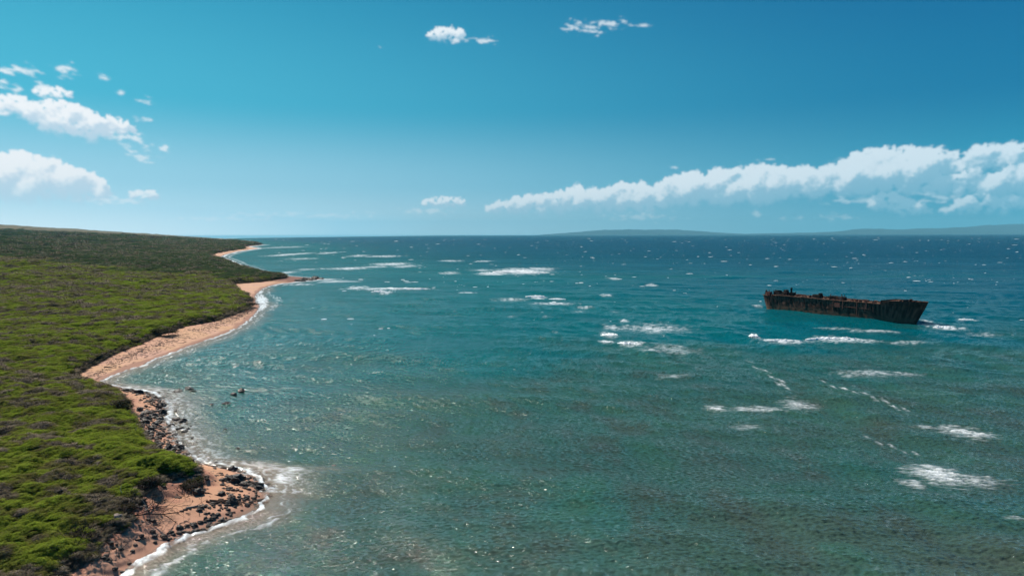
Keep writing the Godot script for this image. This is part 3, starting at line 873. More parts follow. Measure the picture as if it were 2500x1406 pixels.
func log_mesh(seed_: int, length: float, radius: float, bend := 0.06) -> ArrayMesh:
	var r := RandomNumberGenerator.new()
	r.seed = seed_
	var st := SurfaceTool.new()
	st.begin(Mesh.PRIMITIVE_TRIANGLES)
	var p := Vector3(-length / 2, 0, 0)
	var steps := 5
	for i in steps:
		var q := Vector3(-length / 2 + length * (i + 1) / steps, r.randfn() * bend * length * 0.25, r.randfn() * bend * length)
		if i == steps - 1: q.y *= 0.3
		tube(st, p, q, radius * (1.0 - 0.55 * i / steps) , radius * (1.0 - 0.55 * (i + 1) / steps), 7)
		if r.randf() < 0.6:
			tube(st, q, q + Vector3(r.randf_range(0.1, 0.5), r.randf_range(0.1, 0.5), r.randf_range(-.5, .5)) * length * 0.16, radius * 0.35, radius * 0.12, 4)
		p = q
	# end faces
	for e in [[Vector3(-length / 2, 0, 0), radius, -1.0], [p, radius * 0.45, 1.0]]:
		st.set_normal(Vector3(e[2], 0, 0))
		for i in 7:
			var a := TAU * i / 7
			var b := TAU * (i + 1) / 7
			st.add_vertex(e[0])
			st.add_vertex(e[0] + Vector3(0, cos(a), sin(a)) * e[1])
			st.add_vertex(e[0] + Vector3(0, cos(b), sin(b)) * e[1])
	return st.commit()

func drift_log(x: float, d: float, length: float, radius: float, turn: float, m: Material, seed_: int, label: String, group := "driftwood logs on the sand", lift := 0.0) -> void:
	var o := MeshInstance3D.new()
	o.mesh = log_mesh(seed_, length, radius)
	o.material_override = m
	top(o, "driftwood_log")
	var along_ := Vector3(cos(turn), 0, -sin(turn))
	var a := Vector3(x, 0, -d) - along_ * length * 0.45
	var b := Vector3(x, 0, -d) + along_ * length * 0.45
	a.y = maxf(height_at(a.x, -a.z), 0.0) + radius * 0.55 + lift
	b.y = maxf(height_at(b.x, -b.z), 0.0) + radius * 0.35 + lift
	o.position = (a + b) / 2
	o.rotation = Vector3(0, turn, atan2(b.y - a.y, length * 0.9))
	tag(o, label, "driftwood", group)

func build_shore_things() -> void:
	var rng := RandomNumberGenerator.new()
	rng.seed = 909
	var shapes: Array[ArrayMesh] = []
	for i in 7: shapes.append(rock_mesh(800 + i))
	var basalt: Array[StandardMaterial3D] = []
	for c in [Color(0.026, 0.023, 0.022), Color(0.040, 0.035, 0.032), Color(0.055, 0.042, 0.036), Color(0.075, 0.052, 0.042)]:
		var m := vmat(0.62, 0.4)
		m.albedo_color = c.linear_to_srgb()
		var t := NoiseTexture2D.new()
		t.noise = noise(33, 20, 4)
		t.width = 256; t.height = 256; t.seamless = true; t.as_normal_map = true; t.bump_strength = 6.0
		m.normal_enabled = true
		m.normal_texture = t if basalt.is_empty() else basalt[0].normal_texture
		m.uv1_triplanar = true
		m.uv1_scale = Vector3(0.7, 0.7, 0.7)
		basalt.append(m)
	# rocks that stand apart: x, depth, width, height, what it is
	var apart := [
		[-103.4, 207.0, 4.2, 1.0, "long flat dark rock awash off the near end of the beach"],
		[-84.0, 208.2, 2.8, 1.1, "farther of two dark rocks farthest out in the bay"],
		[-84.3, 203.3, 2.2, 0.9, "nearer of two dark rocks farthest out in the bay"],
		[-81.7, 191.7, 2.4, 1.1, "lone black rock with white water on its right, out in the bay"],
		[-85.5, 190.6, 1.5, 0.7, "small dark rock just left of the lone black rock in the bay"],
		[-92.3, 183.6, 1.9, 0.9, "small rock awash beside the rock band's outer edge"],
		[-85.8, 178.9, 1.8, 0.5, "thin sliver of rock awash seaward of the rock band"],
		[-81.1, 160.6, 2.0, 1.0, "reddish rock in foam below the two bank hollows"],
		[-75.0, 150.3, 2.9, 1.4, "big black rock ringed by white foam at the foot of the rock band"],
		[-67.5, 139.8, 1.5, 1.4, "upright dark rock in the wash beside the middle headland"],
		[-62.4, 140.3, 2.4, 1.0, "low weedy rock in open wash beyond the sand spit"],
		[-57.2, 136.0, 2.3, 1.1, "dark rock with curling foam behind the biggest rock"],
		[-53.0, 127.6, 4.0, 2.1, "biggest black rock mass at the tip of the sand spit"],
		[-34.7, 116.7, 1.9, 0.6, "lone dark rock awash in silty water right of the spit"],
		[-42.2, 134.9, 1.4, 0.7, "dark rock in the white splash off the spit"],
		[-44.1, 136.4, 1.3, 0.5, "smaller rock at the back of the white splash off the spit"],
		[-48.6, 127.1, 2.0, 1.1, "pointed dark rock between the spit and the splash"],
		[-98.3, 188.4, 3.0, 1.6, "largest boulder at the far outer end of the rock band"],
		[-94.3, 180.9, 2.2, 1.5, "square black boulder on the outer edge of the rock band"],
		[-56.6, 119.4, 2.4, 1.7, "tall dark rock standing alone on the sand spit"],
		[-92.8, 169.0, 2.8, 1.4, "rounded boulder on the bank side of the rock band"],
		[-52.8, 120.4, 1.7, 0.8, "brown boulder beside the crossed logs on the spit"],
		[-49.7, 117.4, 2.0, 1.2, "dark boulder at the seaward end of the crossed logs"],
		[-62.0, 111.0, 1.3, 0.9, "pale brown boulder below the scarp near the fallen tree"]]
	for i in apart.size():
		var a: Array = apart[i]
		var y := maxf(height_at(a[0], a[1]), -0.25)
		boulder(shapes[i % 7], basalt[i % 3], a[0], y + a[3] * 0.18, a[1], Vector3(a[2] * 0.5, a[3] * 0.62, a[2] * 0.4), Vector3(rng.randf_range(-.15, .15), rng.randf() * TAU, rng.randf_range(-.15, .15)), a[4], "dark rocks along the shore")
	# the bands of rock: from depth, to depth, from u, to u (u = metres inland of the waterline), how many, size
	var bands := [
		[172.0, 208.0, -6.0, 6.5, 60, 1.05, "far rock band", "boulders of the far rock band"],
		[144.0, 173.0, -5.5, 6.0, 58, 1.0, "near rock band below the bank", "boulders of the near rock band"],
		[124.5, 132.0, -2.5, 7.0, 26, 0.75, "back of the sand spit", "rocks at the back of the sand spit"],
		[114.0, 121.5, -1.0, 7.0, 16, 0.55, "around the crossed logs", "rocks around the crossed logs"],
		[107.0, 111.5, -2.5, 3.0, 26, 0.55, "small wet cluster by the swash", "rocks in the small wet cluster"],
		[136.0, 166.0, -17.0, -6.0, 16, 0.6, "shallows below the near rock band", "rocks awash below the near rock band"],
		[208.0, 214.0, -14.0, -1.0, 12, 0.8, "near end of the long beach", "rocks awash at the near end of the long beach"]]
	for b in bands:
		for i in int(b[4]):
			var d := rng.randf_range(b[0], b[1])
			var u := rng.randf_range(b[2], b[3])
			u = lerpf(u, (b[2] + b[3]) / 2, 0.3 * rng.randf())
			var x := lut(coast_lut, d) - u / maxf(lut(slope_lut, d), 0.55)
			var s: float = b[5] * (0.32 + 1.0 * pow(rng.randf(), 2.2))
			var y := maxf(height_at(x, d), -0.3)
			var size := Vector3(s * rng.randf_range(0.8, 1.5), s * rng.randf_range(0.45, 0.85), s * rng.randf_range(0.7, 1.1))
			var big: String = "large" if s > b[5] * 0.85 else ("small" if s < b[5] * 0.42 else "middling")
			var form: String = "long" if size.x > size.z * 1.7 else ("flat" if size.y < size.x * 0.45 else "blocky")
			var wet: String = "awash" if u < -0.8 else ("on the wet sand" if u < 1.8 else "on dry sand")
			boulder(shapes[rng.randi() % 7], basalt[rng.randi() % 4], x, y + s * 0.15, d, size, Vector3(rng.randf_range(-.3, .3), rng.randf() * TAU, rng.randf_range(-.3, .3)), "%s %s dark rock %s, %s" % [big, form, wet, b[6]], b[7])
	# the rocky tip of the far headland
	for i in 26:
		var d := rng.randf_range(700.0, 752.0)
		var u := rng.randf_range(-4.0, 5.0)
		var x := lut(coast_lut, d) - u
		var s := rng.randf_range(1.2, 3.2)
		boulder(shapes[rng.randi() % 7], basalt[1 + rng.randi() % 3], x, maxf(height_at(x, d), -0.3) + 0.3 * s, d, Vector3(s * 1.5, s * 0.6, s), Vector3(0, rng.randf() * TAU, 0), "dark rock on the tip of the far headland", "rocks on the far headland tip")
	# dark rocks in front of the farther cove
	for i in 18:
		var d := rng.randf_range(860.0, 1250.0)
		var x := lut(coast_lut, d) - rng.randf_range(-3.0, 9.0)
		var s := rng.randf_range(2.0, 5.0)
		boulder(shapes[rng.randi() % 7], basalt[rng.randi() % 3], x, maxf(height_at(x, d), -0.3) + 0.2 * s, d, Vector3(s * 1.6, s * 0.6, s), Vector3(0, rng.randf() * TAU, 0), "dark rock on the low shore behind the far headland", "rocks behind the far headland")
	# loose stones between the boulders, too many to count
	var stones := MultiMesh.new()
	stones.transform_format = MultiMesh.TRANSFORM_3D
	stones.use_colors = true
	stones.mesh = rock_mesh(860, 5, 7)
	stones.instance_count = 1000
	for i in 1000:
		var d := rng.randf_range(134.0, 210.0)
		var u := rng.randf_range(-3.0, 5.0) + rng.randfn() * 1.2
		if i % 5 == 0:
			d = rng.randf_range(112.0, 132.0)
			u = rng.randf_range(-2.0, 7.0)
		if i % 12 == 3:
			d = rng.randf_range(93.0, 126.0)
			u = (lut(coast_lut, d) - lut(scrub_lut, d)) - rng.randf_range(-0.3, 5.0)
		if i % 25 == 1:
			d = rng.randf_range(104.0, 112.0)
			u = rng.randf_range(-1.0, 2.0)
		var x := lut(coast_lut, d) - u / maxf(lut(slope_lut, d), 0.55)
		var s := rng.randf_range(0.14, 0.45)
		stones.set_instance_transform(i, Transform3D(Basis.from_euler(Vector3(rng.randf(), rng.randf() * 6.0, 0)).scaled(Vector3(s * 1.4, s * 0.8, s)), Vector3(x, maxf(height_at(x, d), -0.2) + 0.1 * s, -d)))
		stones.set_instance_color(i, Color(0.036, 0.032, 0.030).lerp(Color(0.14, 0.085, 0.06), pow(rng.randf(), 2.0)) * rng.randf_range(0.7, 1.6))
	var so := MultiMeshInstance3D.new()
	so.multimesh = stones
	so.material_override = vmat(0.7, 0.35)
	top(so, "loose_stones")
	tag(so, "small dark stones strewn between the boulders of the shore", "stones", "", "stuff")
	# driftwood
	var brown := mat(Color(0.075, 0.045, 0.035), 0.85, 0.2)
	var dark := mat(Color(0.035, 0.028, 0.025), 0.85, 0.2)
	var grey := mat(Color(0.26, 0.23, 0.20), 0.9, 0.2)
	var pale := mat(Color(0.55, 0.52, 0.48), 0.9, 0.2)
	drift_log(-50.2, 118.0, 7.0, 0.24, 0.28, brown, 1, "longest reddish brown log, upper of the crossed pair on the spit")
	drift_log(-50.8, 116.9, 6.2, 0.22, 0.05, brown, 2, "lower reddish brown log crossing under the longest one", "driftwood logs on the sand", 0.05)
	drift_log(-54.6, 119.9, 5.0, 0.2, -0.1, dark, 3, "dark log behind the crossed pair, under the rock jumble")
	drift_log(-55.0, 114.4, 2.6, 0.22, 0.75, grey, 4, "short pale grey log leaning towards the crossed pair")
	drift_log(-53.0, 114.9, 2.2, 0.13, -0.5, grey, 5, "thin grey stick lying beside the short grey log")
	drift_log(-57.6, 102.2, 1.6, 0.14, 1.0, dark, 6, "short dark log on the wet sand by the swash tongue")
	drift_log(-60.4, 97.2, 2.4, 0.09, 0.7, grey, 7, "thin grey stick on the orange sand near the frame bottom")
	drift_log(-57.4, 107.0, 1.7, 0.08, 0.9, dark, 8, "thin dark stick below the fallen tree's tip")
	drift_log(-98.6, 180.2, 3.0, 0.12, 1.3, pale, 9, "bleached white log standing out among the far rock band")
	drift_log(-107.6, 199.4, 4.0, 0.16, -0.5, pale, 10, "bleached white branch at the head of the far rock band")
	drift_log(-101.0, 183.2, 3.2, 0.12, 0.1, brown, 11, "brown stick on the sand pocket beside the far rock band")
	drift_log(-80.6, 148.4, 3.0, 0.11, 0.8, grey, 12, "grey stick across the near rock band")
	drift_log(-77.0, 146.2, 3.2, 0.12, 0.5, grey, 13, "grey log on the sand at the near end of the rock band")
	drift_log(-151.0, 276.0, 4.4, 0.22, 0.3, grey, 14, "grey drift log high on the long beach")
	drift_log(-143.6, 240.5, 3.8, 0.26, 0.2, dark, 15, "dark log by the wash line at the near end of the long beach")
	drift_log(-150.0, 309.0, 5.0, 0.2, 0.4, grey, 16, "bleached log in the weed band half way along the long beach")
	# the pale stump under the scarp
	var stump := MeshInstance3D.new()
	stump.mesh = rock_mesh(870, 8, 12, 0.3)
	var sm := vmat(0.9, 0.2)
	sm.albedo_color = Color(0.30, 0.25, 0.21).linear_to_srgb()
	stump.material_override = sm
	top(stump, "tree_stump")
	stump.position = Vector3(-62.2, height_at(-62.2, 104.2) + 0.5, -104.2)
	stump.scale = Vector3(0.75, 0.7, 0.7)
	tag(stump, "pale bleached root stump on the sand below the scarp", "tree stump")
	# the fallen tree, its crown towards the sea
	var ft := Node3D.new()
	top(ft, "fallen_tree")
	ft.position = Vector3(-61.2, height_at(-61.2, 106.5) + 0.15, -106.5)
	tag(ft, "long leafless fallen tree lying along the foot of the scarp", "fallen tree")
	var r := RandomNumberGenerator.new()
	r.seed = 4242
	var dirs := [Vector3(0.95, 0.10, -0.30), Vector3(0.9, 0.16, -0.05), Vector3(0.85, 0.12, -0.5), Vector3(-0.8, 0.12, 0.5), Vector3(0.4, 0.25, 0.3)]
	for i in dirs.size():
		var st := SurfaceTool.new()
		st.begin(Mesh.PRIMITIVE_TRIANGLES)
		branching(st, r, Vector3(i * 0.15, 0, -i * 0.1), dirs[i].normalized(), [7.0, 5.5, 5.0, 4.2, 3.0][i], [0.12, 0.07, 0.07, 0.07, 0.05][i], 2, Vector3(0.5, -0.12, -0.1))
		part("trunk" if i == 0 else "branch", st.commit(), dark, ft)
	# dead bushes along the scarp, nearest first
	dead_bush(-62.6, 92.5, 2.6, 7, 10, dark, "black leafless bush at the bottom edge of the photo", Vector3(0.3, 0, 0))
	dead_bush(-60.6, 94.2, 1.9, 4, 11, dark, "small crooked dead bush on the sand beside the black leafless one", Vector3(0.2, 0.2, 0))
	dead_bush(-63.2, 98.0, 2.2, 6, 12, dark, "dark dead thicket hanging over the second hollow of the scarp", Vector3(0.4, 0, 0.1))
	dead_bush(-61.4, 99.6, 1.8, 5, 13, dark, "fan of dead twigs trailing on the sand under the dark thicket", Vector3(0.6, -0.4, 0.1))
	dead_bush(-58.6, 97.9, 1.2, 4, 14, dark, "low dead branch on the sand at the top of the swash", Vector3(0.5, -0.3, 0))
	dead_bush(-62.6, 110.6, 3.0, 8, 15, dark, "big dark tangle of dead branches in the middle of the scarp", Vector3(0.3, 0.1, 0))
	dead_bush(-60.4, 111.8, 2.4, 7, 16, dark, "dark dead tangle just right of the big tangle", Vector3(0.3, 0.1, 0))
	dead_bush(-60.2, 107.6, 2.6, 1, 17, pale, "white dead sapling standing in front of the dark tangle", Vector3(-0.1, 0.9, 0), 0.2, 1)
	dead_bush(-66.0, 112.4, 1.7, 1, 18, pale, "thin white dead stem poking out of the green scrub", Vector3(-0.2, 0.9, 0), 0.2, 1)
	dead_bush(-58.4, 118.6, 1.8, 5, 19, dark, "dark dead bush under the point of the middle headland", Vector3(0.3, 0, 0))
	dead_bush(-40.4, 131.5, 1.6, 3, 20, dark, "drowned branch sticking out of the water off the spit", Vector3(0.5, 0.1, 0))
	dead_bush(-84.5, 150.5, 1.8, 6, 21, grey, "grey bare bush on the bank above the near rock band", Vector3(0.3, 0.1, 0))
	dead_bush(-97.5, 172.0, 1.6, 5, 22, grey, "pale bare bush beside the sand pocket of the far rock band", Vector3(0.3, 0.1, 0))
	# shrubs that overhang the bank
	var tw := Color(0.045, 0.036, 0.032)
	shrub(-63.4, 97.4, Vector3(2.4, 1.7, 2.0), 30, Color(0.045, 0.045, 0.025), tw, "dark overhanging shrub above the second hollow of the scarp")
	shrub(-62.4, 106.8, Vector3(1.7, 1.3, 1.6), 32, Color(0.05, 0.045, 0.028), tw, "rounded brown shrub on an earth knob below the scarp")
	shrub(-63.8, 104.8, Vector3(0.9, 0.8, 0.9), 34, Color(0.035, 0.032, 0.025), tw, "small dark shrub on the bare slope left of the fallen tree")
	shrub(-63.6, 116.4, Vector3(2.2, 1.7, 2.0), 36, Color(0.045, 0.042, 0.028), tw, "dark brown shrub at the back of the sand spit's bare slope")
	shrub(-58.6, 121.6, Vector3(2.2, 1.6, 2.0), 38, Color(0.05, 0.05, 0.025), tw, "dark shrub on the point of the middle headland")
	shrub(-100.6, 172.5, Vector3(3.2, 2.2, 2.8), 40, Color(0.05, 0.05, 0.028), tw, "dark shrub above the sand pocket beside the far rock band")
	shrub(-160.6, 311.0, Vector3(6.5, 2.9, 5.0), 42, Color(0.040, 0.048, 0.020), tw, "big dark shrub leaning out over the long beach")
	shrub(-172.5, 447.0, Vector3(5.0, 2.6, 5.0), 44, Color(0.04, 0.04, 0.028), tw, "dark shrub on the beach bend by the second cove")
	# weed, twigs and pebbles strewn along the upper beach
	var mm := MultiMesh.new()
	mm.transform_format = MultiMesh.TRANSFORM_3D
	mm.use_colors = true
	mm.mesh = log_mesh(77, 1.0, 0.07, 0.1)
	var n := 4200
	mm.instance_count = n
	for i in n:
		var d := 215.0 + 300.0 * pow(rng.randf(), 0.9)
		if i % 5 == 0: d = rng.randf_range(92.0, 215.0)
		var c := lut(coast_lut, d)
		var w := c - lut(scrub_lut, d)
		var t := clampf(0.52 + rng.randfn() * 0.16, 0.2, 0.95)
		if i % 5 == 0: t = rng.randf_range(0.3, 1.0)
		var x := c - w * t
		var s := rng.randf_range(0.35, 1.25) * (0.8 if d < 215 else 1.0)
		var b := Basis(Vector3.UP, rng.randf() * TAU).scaled(Vector3(s, s, s))
		mm.set_instance_transform(i, Transform3D(b, Vector3(x, height_at(x, d) + 0.08, -d)))
		mm.set_instance_color(i, Color(0.10, 0.075, 0.06).lerp(Color(0.42, 0.36, 0.3), pow(rng.randf(), 2.0)))
	var litter := MultiMeshInstance3D.new()
	litter.multimesh = mm
	litter.material_override = vmat(0.9, 0.1)
	top(litter, "drift_litter")
	tag(litter, "band of dark twigs and weed strewn along the upper beach", "drift litter", "", "stuff")

# ---------------------------------------------------------------- the wreck
var hull_n := FastNoiseLite.new()
var hull_n2 := FastNoiseLite.new()

func hull_half(x: float) -> float:   # half breadth at deck
	if x > 22: return 7.6 * sqrt(maxf(1.0 - pow((x - 22) / 28.9, 2.0), 0.0)) 
	if x < -42: return 7.6 * pow(maxf(1.0 - pow((-42 - x) / 11.0, 2.4), 0.0), 0.5)
	return 7.6

func hull_top(x: float) -> float:
	return 9.3 + 0.5 * clampf(-x / 60.0, -1, 0) * -1.0 - 1.1 * smoothstep(-30, -54, x) + 0.15 * hull_n.get_noise_2d(x * 3.0, 5.0) - 0.35 * absf(hull_n.get_noise_2d(x * 6.0, 31.0))

func rust(x: float, y: float, s: float) -> Color:
	var streak := hull_n.get_noise_2d(x * 2.6 + s * 50.0, y * 0.28)
	var patch := hull_n2.get_noise_2d(x * 0.5 + s * 90.0, y * 0.7)
	var c := Color(0.062, 0.036, 0.029).lerp(Color(0.19, 0.085, 0.060), smoothstep(-0.1, 0.5, streak + 0.5 * patch))
	c = c.lerp(Color(0.020, 0.016, 0.015), smoothstep(0.05, 0.45, -streak))
	c = c.lerp(Color(0.22, 0.145, 0.11), smoothstep(0.42, 0.7, hull_n.get_noise_2d(x * 3.4 + 300.0, y * 0.35 + s)) * 0.8)
	if y < 3.2: c = c.lerp(Color(0.13, 0.085, 0.058), smoothstep(3.4, 1.6, y + 1.6 * patch) * 0.7)   # crusted boot
	return c

func box_mesh(st: SurfaceTool, size: Vector3, at: Vector3, turn: Vector3, c: Color, wear := 0.06) -> void:
	var b := Basis.from_euler(turn)
	var s := size / 2
	var k := minf(minf(s.x, s.y), s.z) * 0.25
	# chamfered box, corners a little worn
	var f := func(p: Vector3) -> Vector3: return at + b * (p + Vector3(hull_n.get_noise_3dv(p * 3.0 + at), hull_n.get_noise_3dv(p * 3.0 - at), 0) * wear)
	var dirs := [Vector3.RIGHT, Vector3.LEFT, Vector3.UP, Vector3.DOWN, Vector3.BACK, Vector3.FORWARD]
	for d in dirs:
		var u := Vector3(d.y, d.z, d.x)
		var w: Vector3 = d.cross(u)
		var q := []
		for e in [[-1, -1], [1, -1], [1, 1], [-1, 1]]:
			q.append(f.call(d * s + (u * s - u.abs() * k * signf(1.0)) * 0.0 + (u * (s - Vector3(k, k, k))) * e[0] + (w * (s - Vector3(k, k, k))) * e[1]))
		st.set_color(c * (1.0 + 0.25 * hull_n.get_noise_3dv(at * 2.0 + d * 9.0)))
		for i in [0, 1, 2, 0, 2, 3]: st.add_vertex(q[i])
	# chamfers join the six faces
	for i in 6:
		for j in range(i + 1, 6):
			var d1: Vector3 = dirs[i]
			var d2: Vector3 = dirs[j]
			if absf(d1.dot(d2)) > 0.5: continue
			var d3 := d1.cross(d2)
			var kk := Vector3(k, k, k)
			var a0: Vector3 = d1 * s + d2 * (s - kk) + d3 * (s - kk)
			var a1: Vector3 = d1 * s + d2 * (s - kk) - d3 * (s - kk)
			var b0: Vector3 = d2 * s + d1 * (s - kk) + d3 * (s - kk)
			var b1: Vector3 = d2 * s + d1 * (s - kk) - d3 * (s - kk)
			for p in [a0, a1, b0, b0, a1, b1]: st.add_vertex(f.call(p))

func box_part(called: String, size: Vector3, at: Vector3, turn: Vector3, c: Color, m: Material, parent: Node3D, wear := 0.08) -> MeshInstance3D:
	var st := SurfaceTool.new()
	st.begin(Mesh.PRIMITIVE_TRIANGLES)
	st.set_smooth_group(-1)
	box_mesh(st, size, at, turn, c, wear)
	st.generate_normals()
	return part(called, st.commit(), m, parent)

func build_wreck() -> void:
	hull_n = noise(91, 3.2, 4)
	hull_n2 = noise(92, 9.0, 3)
	var ship := Node3D.new()
	top(ship, "shipwreck")
	tag(ship, "rusted dark brown hulk of a ship aground on the reef", "shipwreck")
	ship.position = Vector3(193.9, 0, -403.0)
	ship.rotation = Vector3(deg_to_rad(0.0), deg_to_rad(-60.6), 0)
	var m := vmat(0.9, 0.2)
	m.cull_mode = BaseMaterial3D.CULL_DISABLED
	var pit := NoiseTexture2D.new()
	pit.noise = noise(93, 18, 5)
	pit.width = 512; pit.height = 512; pit.seamless = true; pit.as_normal_map = true; pit.bump_strength = 8.0
	m.normal_enabled = true
	m.normal_texture = pit
	m.uv1_triplanar = true
	m.uv1_scale = Vector3(0.25, 0.12, 0.25)
	# --- the hull side: a grid round the ship from stem to stem, from below the water to the deck edge
	var ns := 300
	var nv := 26
	var v := PackedVector3Array(); var col := PackedColorArray()
	var loop := []
	for i in ns + 1:
		# parameter runs along the near side from stern to bow and back along the far side
		var t := float(i) / ns
		var side := 1.0 if t <= 0.5 else -1.0
		var e := (t * 2.0 if t <= 0.5 else 2.0 - t * 2.0)
		var x := lerpf(-53.0, 50.9, 0.5 - 0.5 * cos(PI * e) * 0.35 - 0.5 * (1.0 - 2.0 * e) * 0.65)
		loop.append([x, side, e])
	for q in loop:
		var x: float = q[0]
		for j in nv:
			var t := float(j) / (nv - 1)
			var topy := hull_top(x) 
			var y := lerpf(-2.5, topy, t)
			var f := clampf(y / 9.3, 0.0, 1.0)
			# raked stem and undercut stern: low sections stop short of the deck's ends
			var xx := x
			if x > 30: xx = x - (x - 30) / 20.9 * 4.6 * (1.0 - f)
			if x < -44: xx = x + (-44 - x) / 9.0 * 3.0 * pow(1.0 - f, 1.6)
			var half := hull_half(x) * lerpf(0.93 if absf(x) < 40 else 0.85, 1.0, f)
			var dent: float = 0.16 * hull_n.get_noise_3d(x * 1.5, y * 1.5, q[1] * 30.0) + 0.10 * hull_n.get_noise_3d(x * 5.0, y * 1.2, q[1] * 40.0)
			v.append(Vector3(xx, y, q[1] * maxf(half + dent * minf(1.0, half), 0.02)))
			col.append(rust(x, y, q[1]))
	var rows := loop.size()
	var nn := PackedVector3Array(); nn.resize(v.size())
	var idx := PackedInt32Array()
	for i in rows - 1:
		for j in nv - 1:
			var a := i * nv + j
			var b := a + nv
			idx.append_array(PackedInt32Array([a, a + 1, b, b, a + 1, b + 1]))
	for i in range(0, idx.size(), 3):
		var fn := (v[idx[i + 2]] - v[idx[i]]).cross(v[idx[i + 1]] - v[idx[i]])
		for k in 3: nn[idx[i + k]] += fn
	for i in nn.size():
		nn[i] = nn[i].normalized()
		if nn[i].z * v[i].z < 0: nn[i] = -nn[i]
	var hull := part("hull", arrays_mesh(v, nn, col, PackedVector2Array(), idx), m, ship)
	# --- deck plating, buckled, some way below the edge of the sides
	var dv := PackedVector3Array(); var dc := PackedColorArray()
	var dr := 110
	for i in dr:
		var x := lerpf(-52.6, 50.2, float(i) / (dr - 1))
		for j in 9:
			var z := lerpf(-1.0, 1.0, j / 8.0) * maxf(hull_half(x) - 0.12, 0.05)
			dv.append(Vector3(x, hull_top(x) - 0.55 + 0.3 * hull_n.get_noise_2d(x * 2.0, z * 2.0), z))
			dc.append(rust(x * 2.0, z * 2.0, 3.0).lerp(Color(0.16, 0.085, 0.06), 0.4))
	var deck := part("deck", arrays_mesh(dv, grid_normals(dv, dr, 9), dc, PackedVector2Array(), grid_index(dr, 9)), m, ship)
	# --- the edge of the deck: crumbling coping in short lengths
	var rng := RandomNumberGenerator.new()
	rng.seed = 1942
	var x := -52.0
	while x < 29.0:
		var L := rng.randf_range(2.0, 4.6)
		for side in [1.0, -1.0]:
			if rng.randf() < 0.12: continue
			var xm := x + L / 2
			var z: float = side * (hull_half(xm) + 0.02)
			var yaw: float = atan2(hull_half(x + L) - hull_half(x), L) * side
			box_part("coping", Vector3(L * 0.97, 0.45, 0.5), Vector3(xm, hull_top(xm) + 0.02, z), Vector3(0, -yaw, 0), Color(0.17, 0.088, 0.062) * rng.randf_range(0.55, 1.15), m, hull, 0.2)
		x += L
	# --- raised forecastle with its square break
	var fv := PackedVector3Array(); var fc := PackedColorArray()
	var fs := 60
	for i in fs + 1:
		var t := float(i) / fs
		var side := 1.0 if t <= 0.5 else -1.0
		var e := t * 2.0 if t <= 0.5 else 2.0 - t * 2.0
		var fx := lerpf(30.5, 50.9, pow(e, 0.8))
		for j in 8:
			var y := lerpf(9.2, 11.5 + 0.25 * hull_n.get_noise_2d(fx * 4.0, side * 9.0) + 0.5 * e, j / 7.0)
			fv.append(Vector3(fx + (y - 9.3) * 0.40 * e, y, side * (hull_half(fx) + 0.10 + 0.08 * hull_n.get_noise_2d(fx * 3.0, y * 2.0))))
			fc.append(rust(fx, y, side) * 0.8)
	var fi := PackedInt32Array()
	var fnn := PackedVector3Array(); fnn.resize(fv.size())
	for i in fs:
		for j in 7:
			var a := i * 8 + j
			fi.append_array(PackedInt32Array([a, a + 1, a + 8, a + 8, a + 1, a + 9]))
	for i in range(0, fi.size(), 3):
		var fn := (fv[fi[i + 2]] - fv[fi[i]]).cross(fv[fi[i + 1]] - fv[fi[i]])
		for k in 3: fnn[fi[i + k]] += fn
	for i in fnn.size():
		fnn[i] = fnn[i].normalized()
		if fnn[i].z * fv[i].z < 0: fnn[i] = -fnn[i]
	var fore := part("forecastle", arrays_mesh(fv, fnn, fc, PackedVector2Array(), fi), m, ship)
	box_part("break_bulkhead", Vector3(0.4, 2.5, 14.2), Vector3(30.6, 10.3, 0), Vector3.ZERO, Color(0.03, 0.02, 0.018), m, fore)
	var kv := PackedVector3Array(); var kc := PackedColorArray()
	for i in 24:
		var kx := lerpf(30.5, 51.2, i / 23.0)
		for j in 7:
			kv.append(Vector3(kx, 11.0 + 0.15 * hull_n.get_noise_2d(kx * 3.0, j), lerpf(-1, 1, j / 6.0) * maxf(hull_half(minf(kx, 50.8)) - 0.05, 0.05)))
			kc.append(rust(kx * 2.0, j * 2.0, 4.0).lerp(Color(0.14, 0.075, 0.055), 0.4))
	part("forecastle_deck", arrays_mesh(kv, grid_normals(kv, 24, 7), kc, PackedVector2Array(), grid_index(24, 7)), m, fore)
	# --- frames showing through the broken plating of the near side, forward of midships
	for fx in [2.0, 8.2, 17.0, 22.5]:
		box_part("hull_rib", Vector3(0.42, [3.6, 4.6, 7.8, 3.4][[2.0, 8.2, 17.0, 22.5].find(fx)], 0.35), Vector3(fx, hull_top(fx) - [1.9, 2.4, 4.0, 1.9][[2.0, 8.2, 17.0, 22.5].find(fx)], hull_half(fx) + 0.05), Vector3(0.02, 0, 0), Color(0.16, 0.075, 0.058), m, hull, 0.2)
	box_part("rubbing_strake", Vector3(24.0, 0.32, 0.3), Vector3(12.6, 6.1, hull_half(10.0) - 0.02), Vector3(0.03, 0, 0.0), Color(0.13, 0.06, 0.048), m, hull, 0.25)
	box_part("torn_plate", Vector3(3.6, 2.4, 0.2), Vector3(4.6, 6.6, hull_half(4.0) + 0.06), Vector3(0.03, 0, 0.05), Color(0.20, 0.075, 0.058), m, hull, 0.3)
	for i in 34:
		var rx := rng.randf_range(-46, 27)
		var ry := rng.randf_range(3.0, 5.5)
		box_part("hull_frame", Vector3(rng.randf_range(0.12, 0.3), ry, 0.16), Vector3(rx, hull_top(rx) - 0.3 - ry / 2, hull_half(rx) - 0.02), Vector3(0.03, 0, rng.randf_range(-.03, .03)), Color(0.085, 0.048, 0.04) * rng.randf_range(0.4, 1.6), m, hull, 0.12)
	# --- ruined deckhouse at the stern
	var dark := Color(0.026, 0.020, 0.019)
	var red := Color(0.15, 0.065, 0.05)
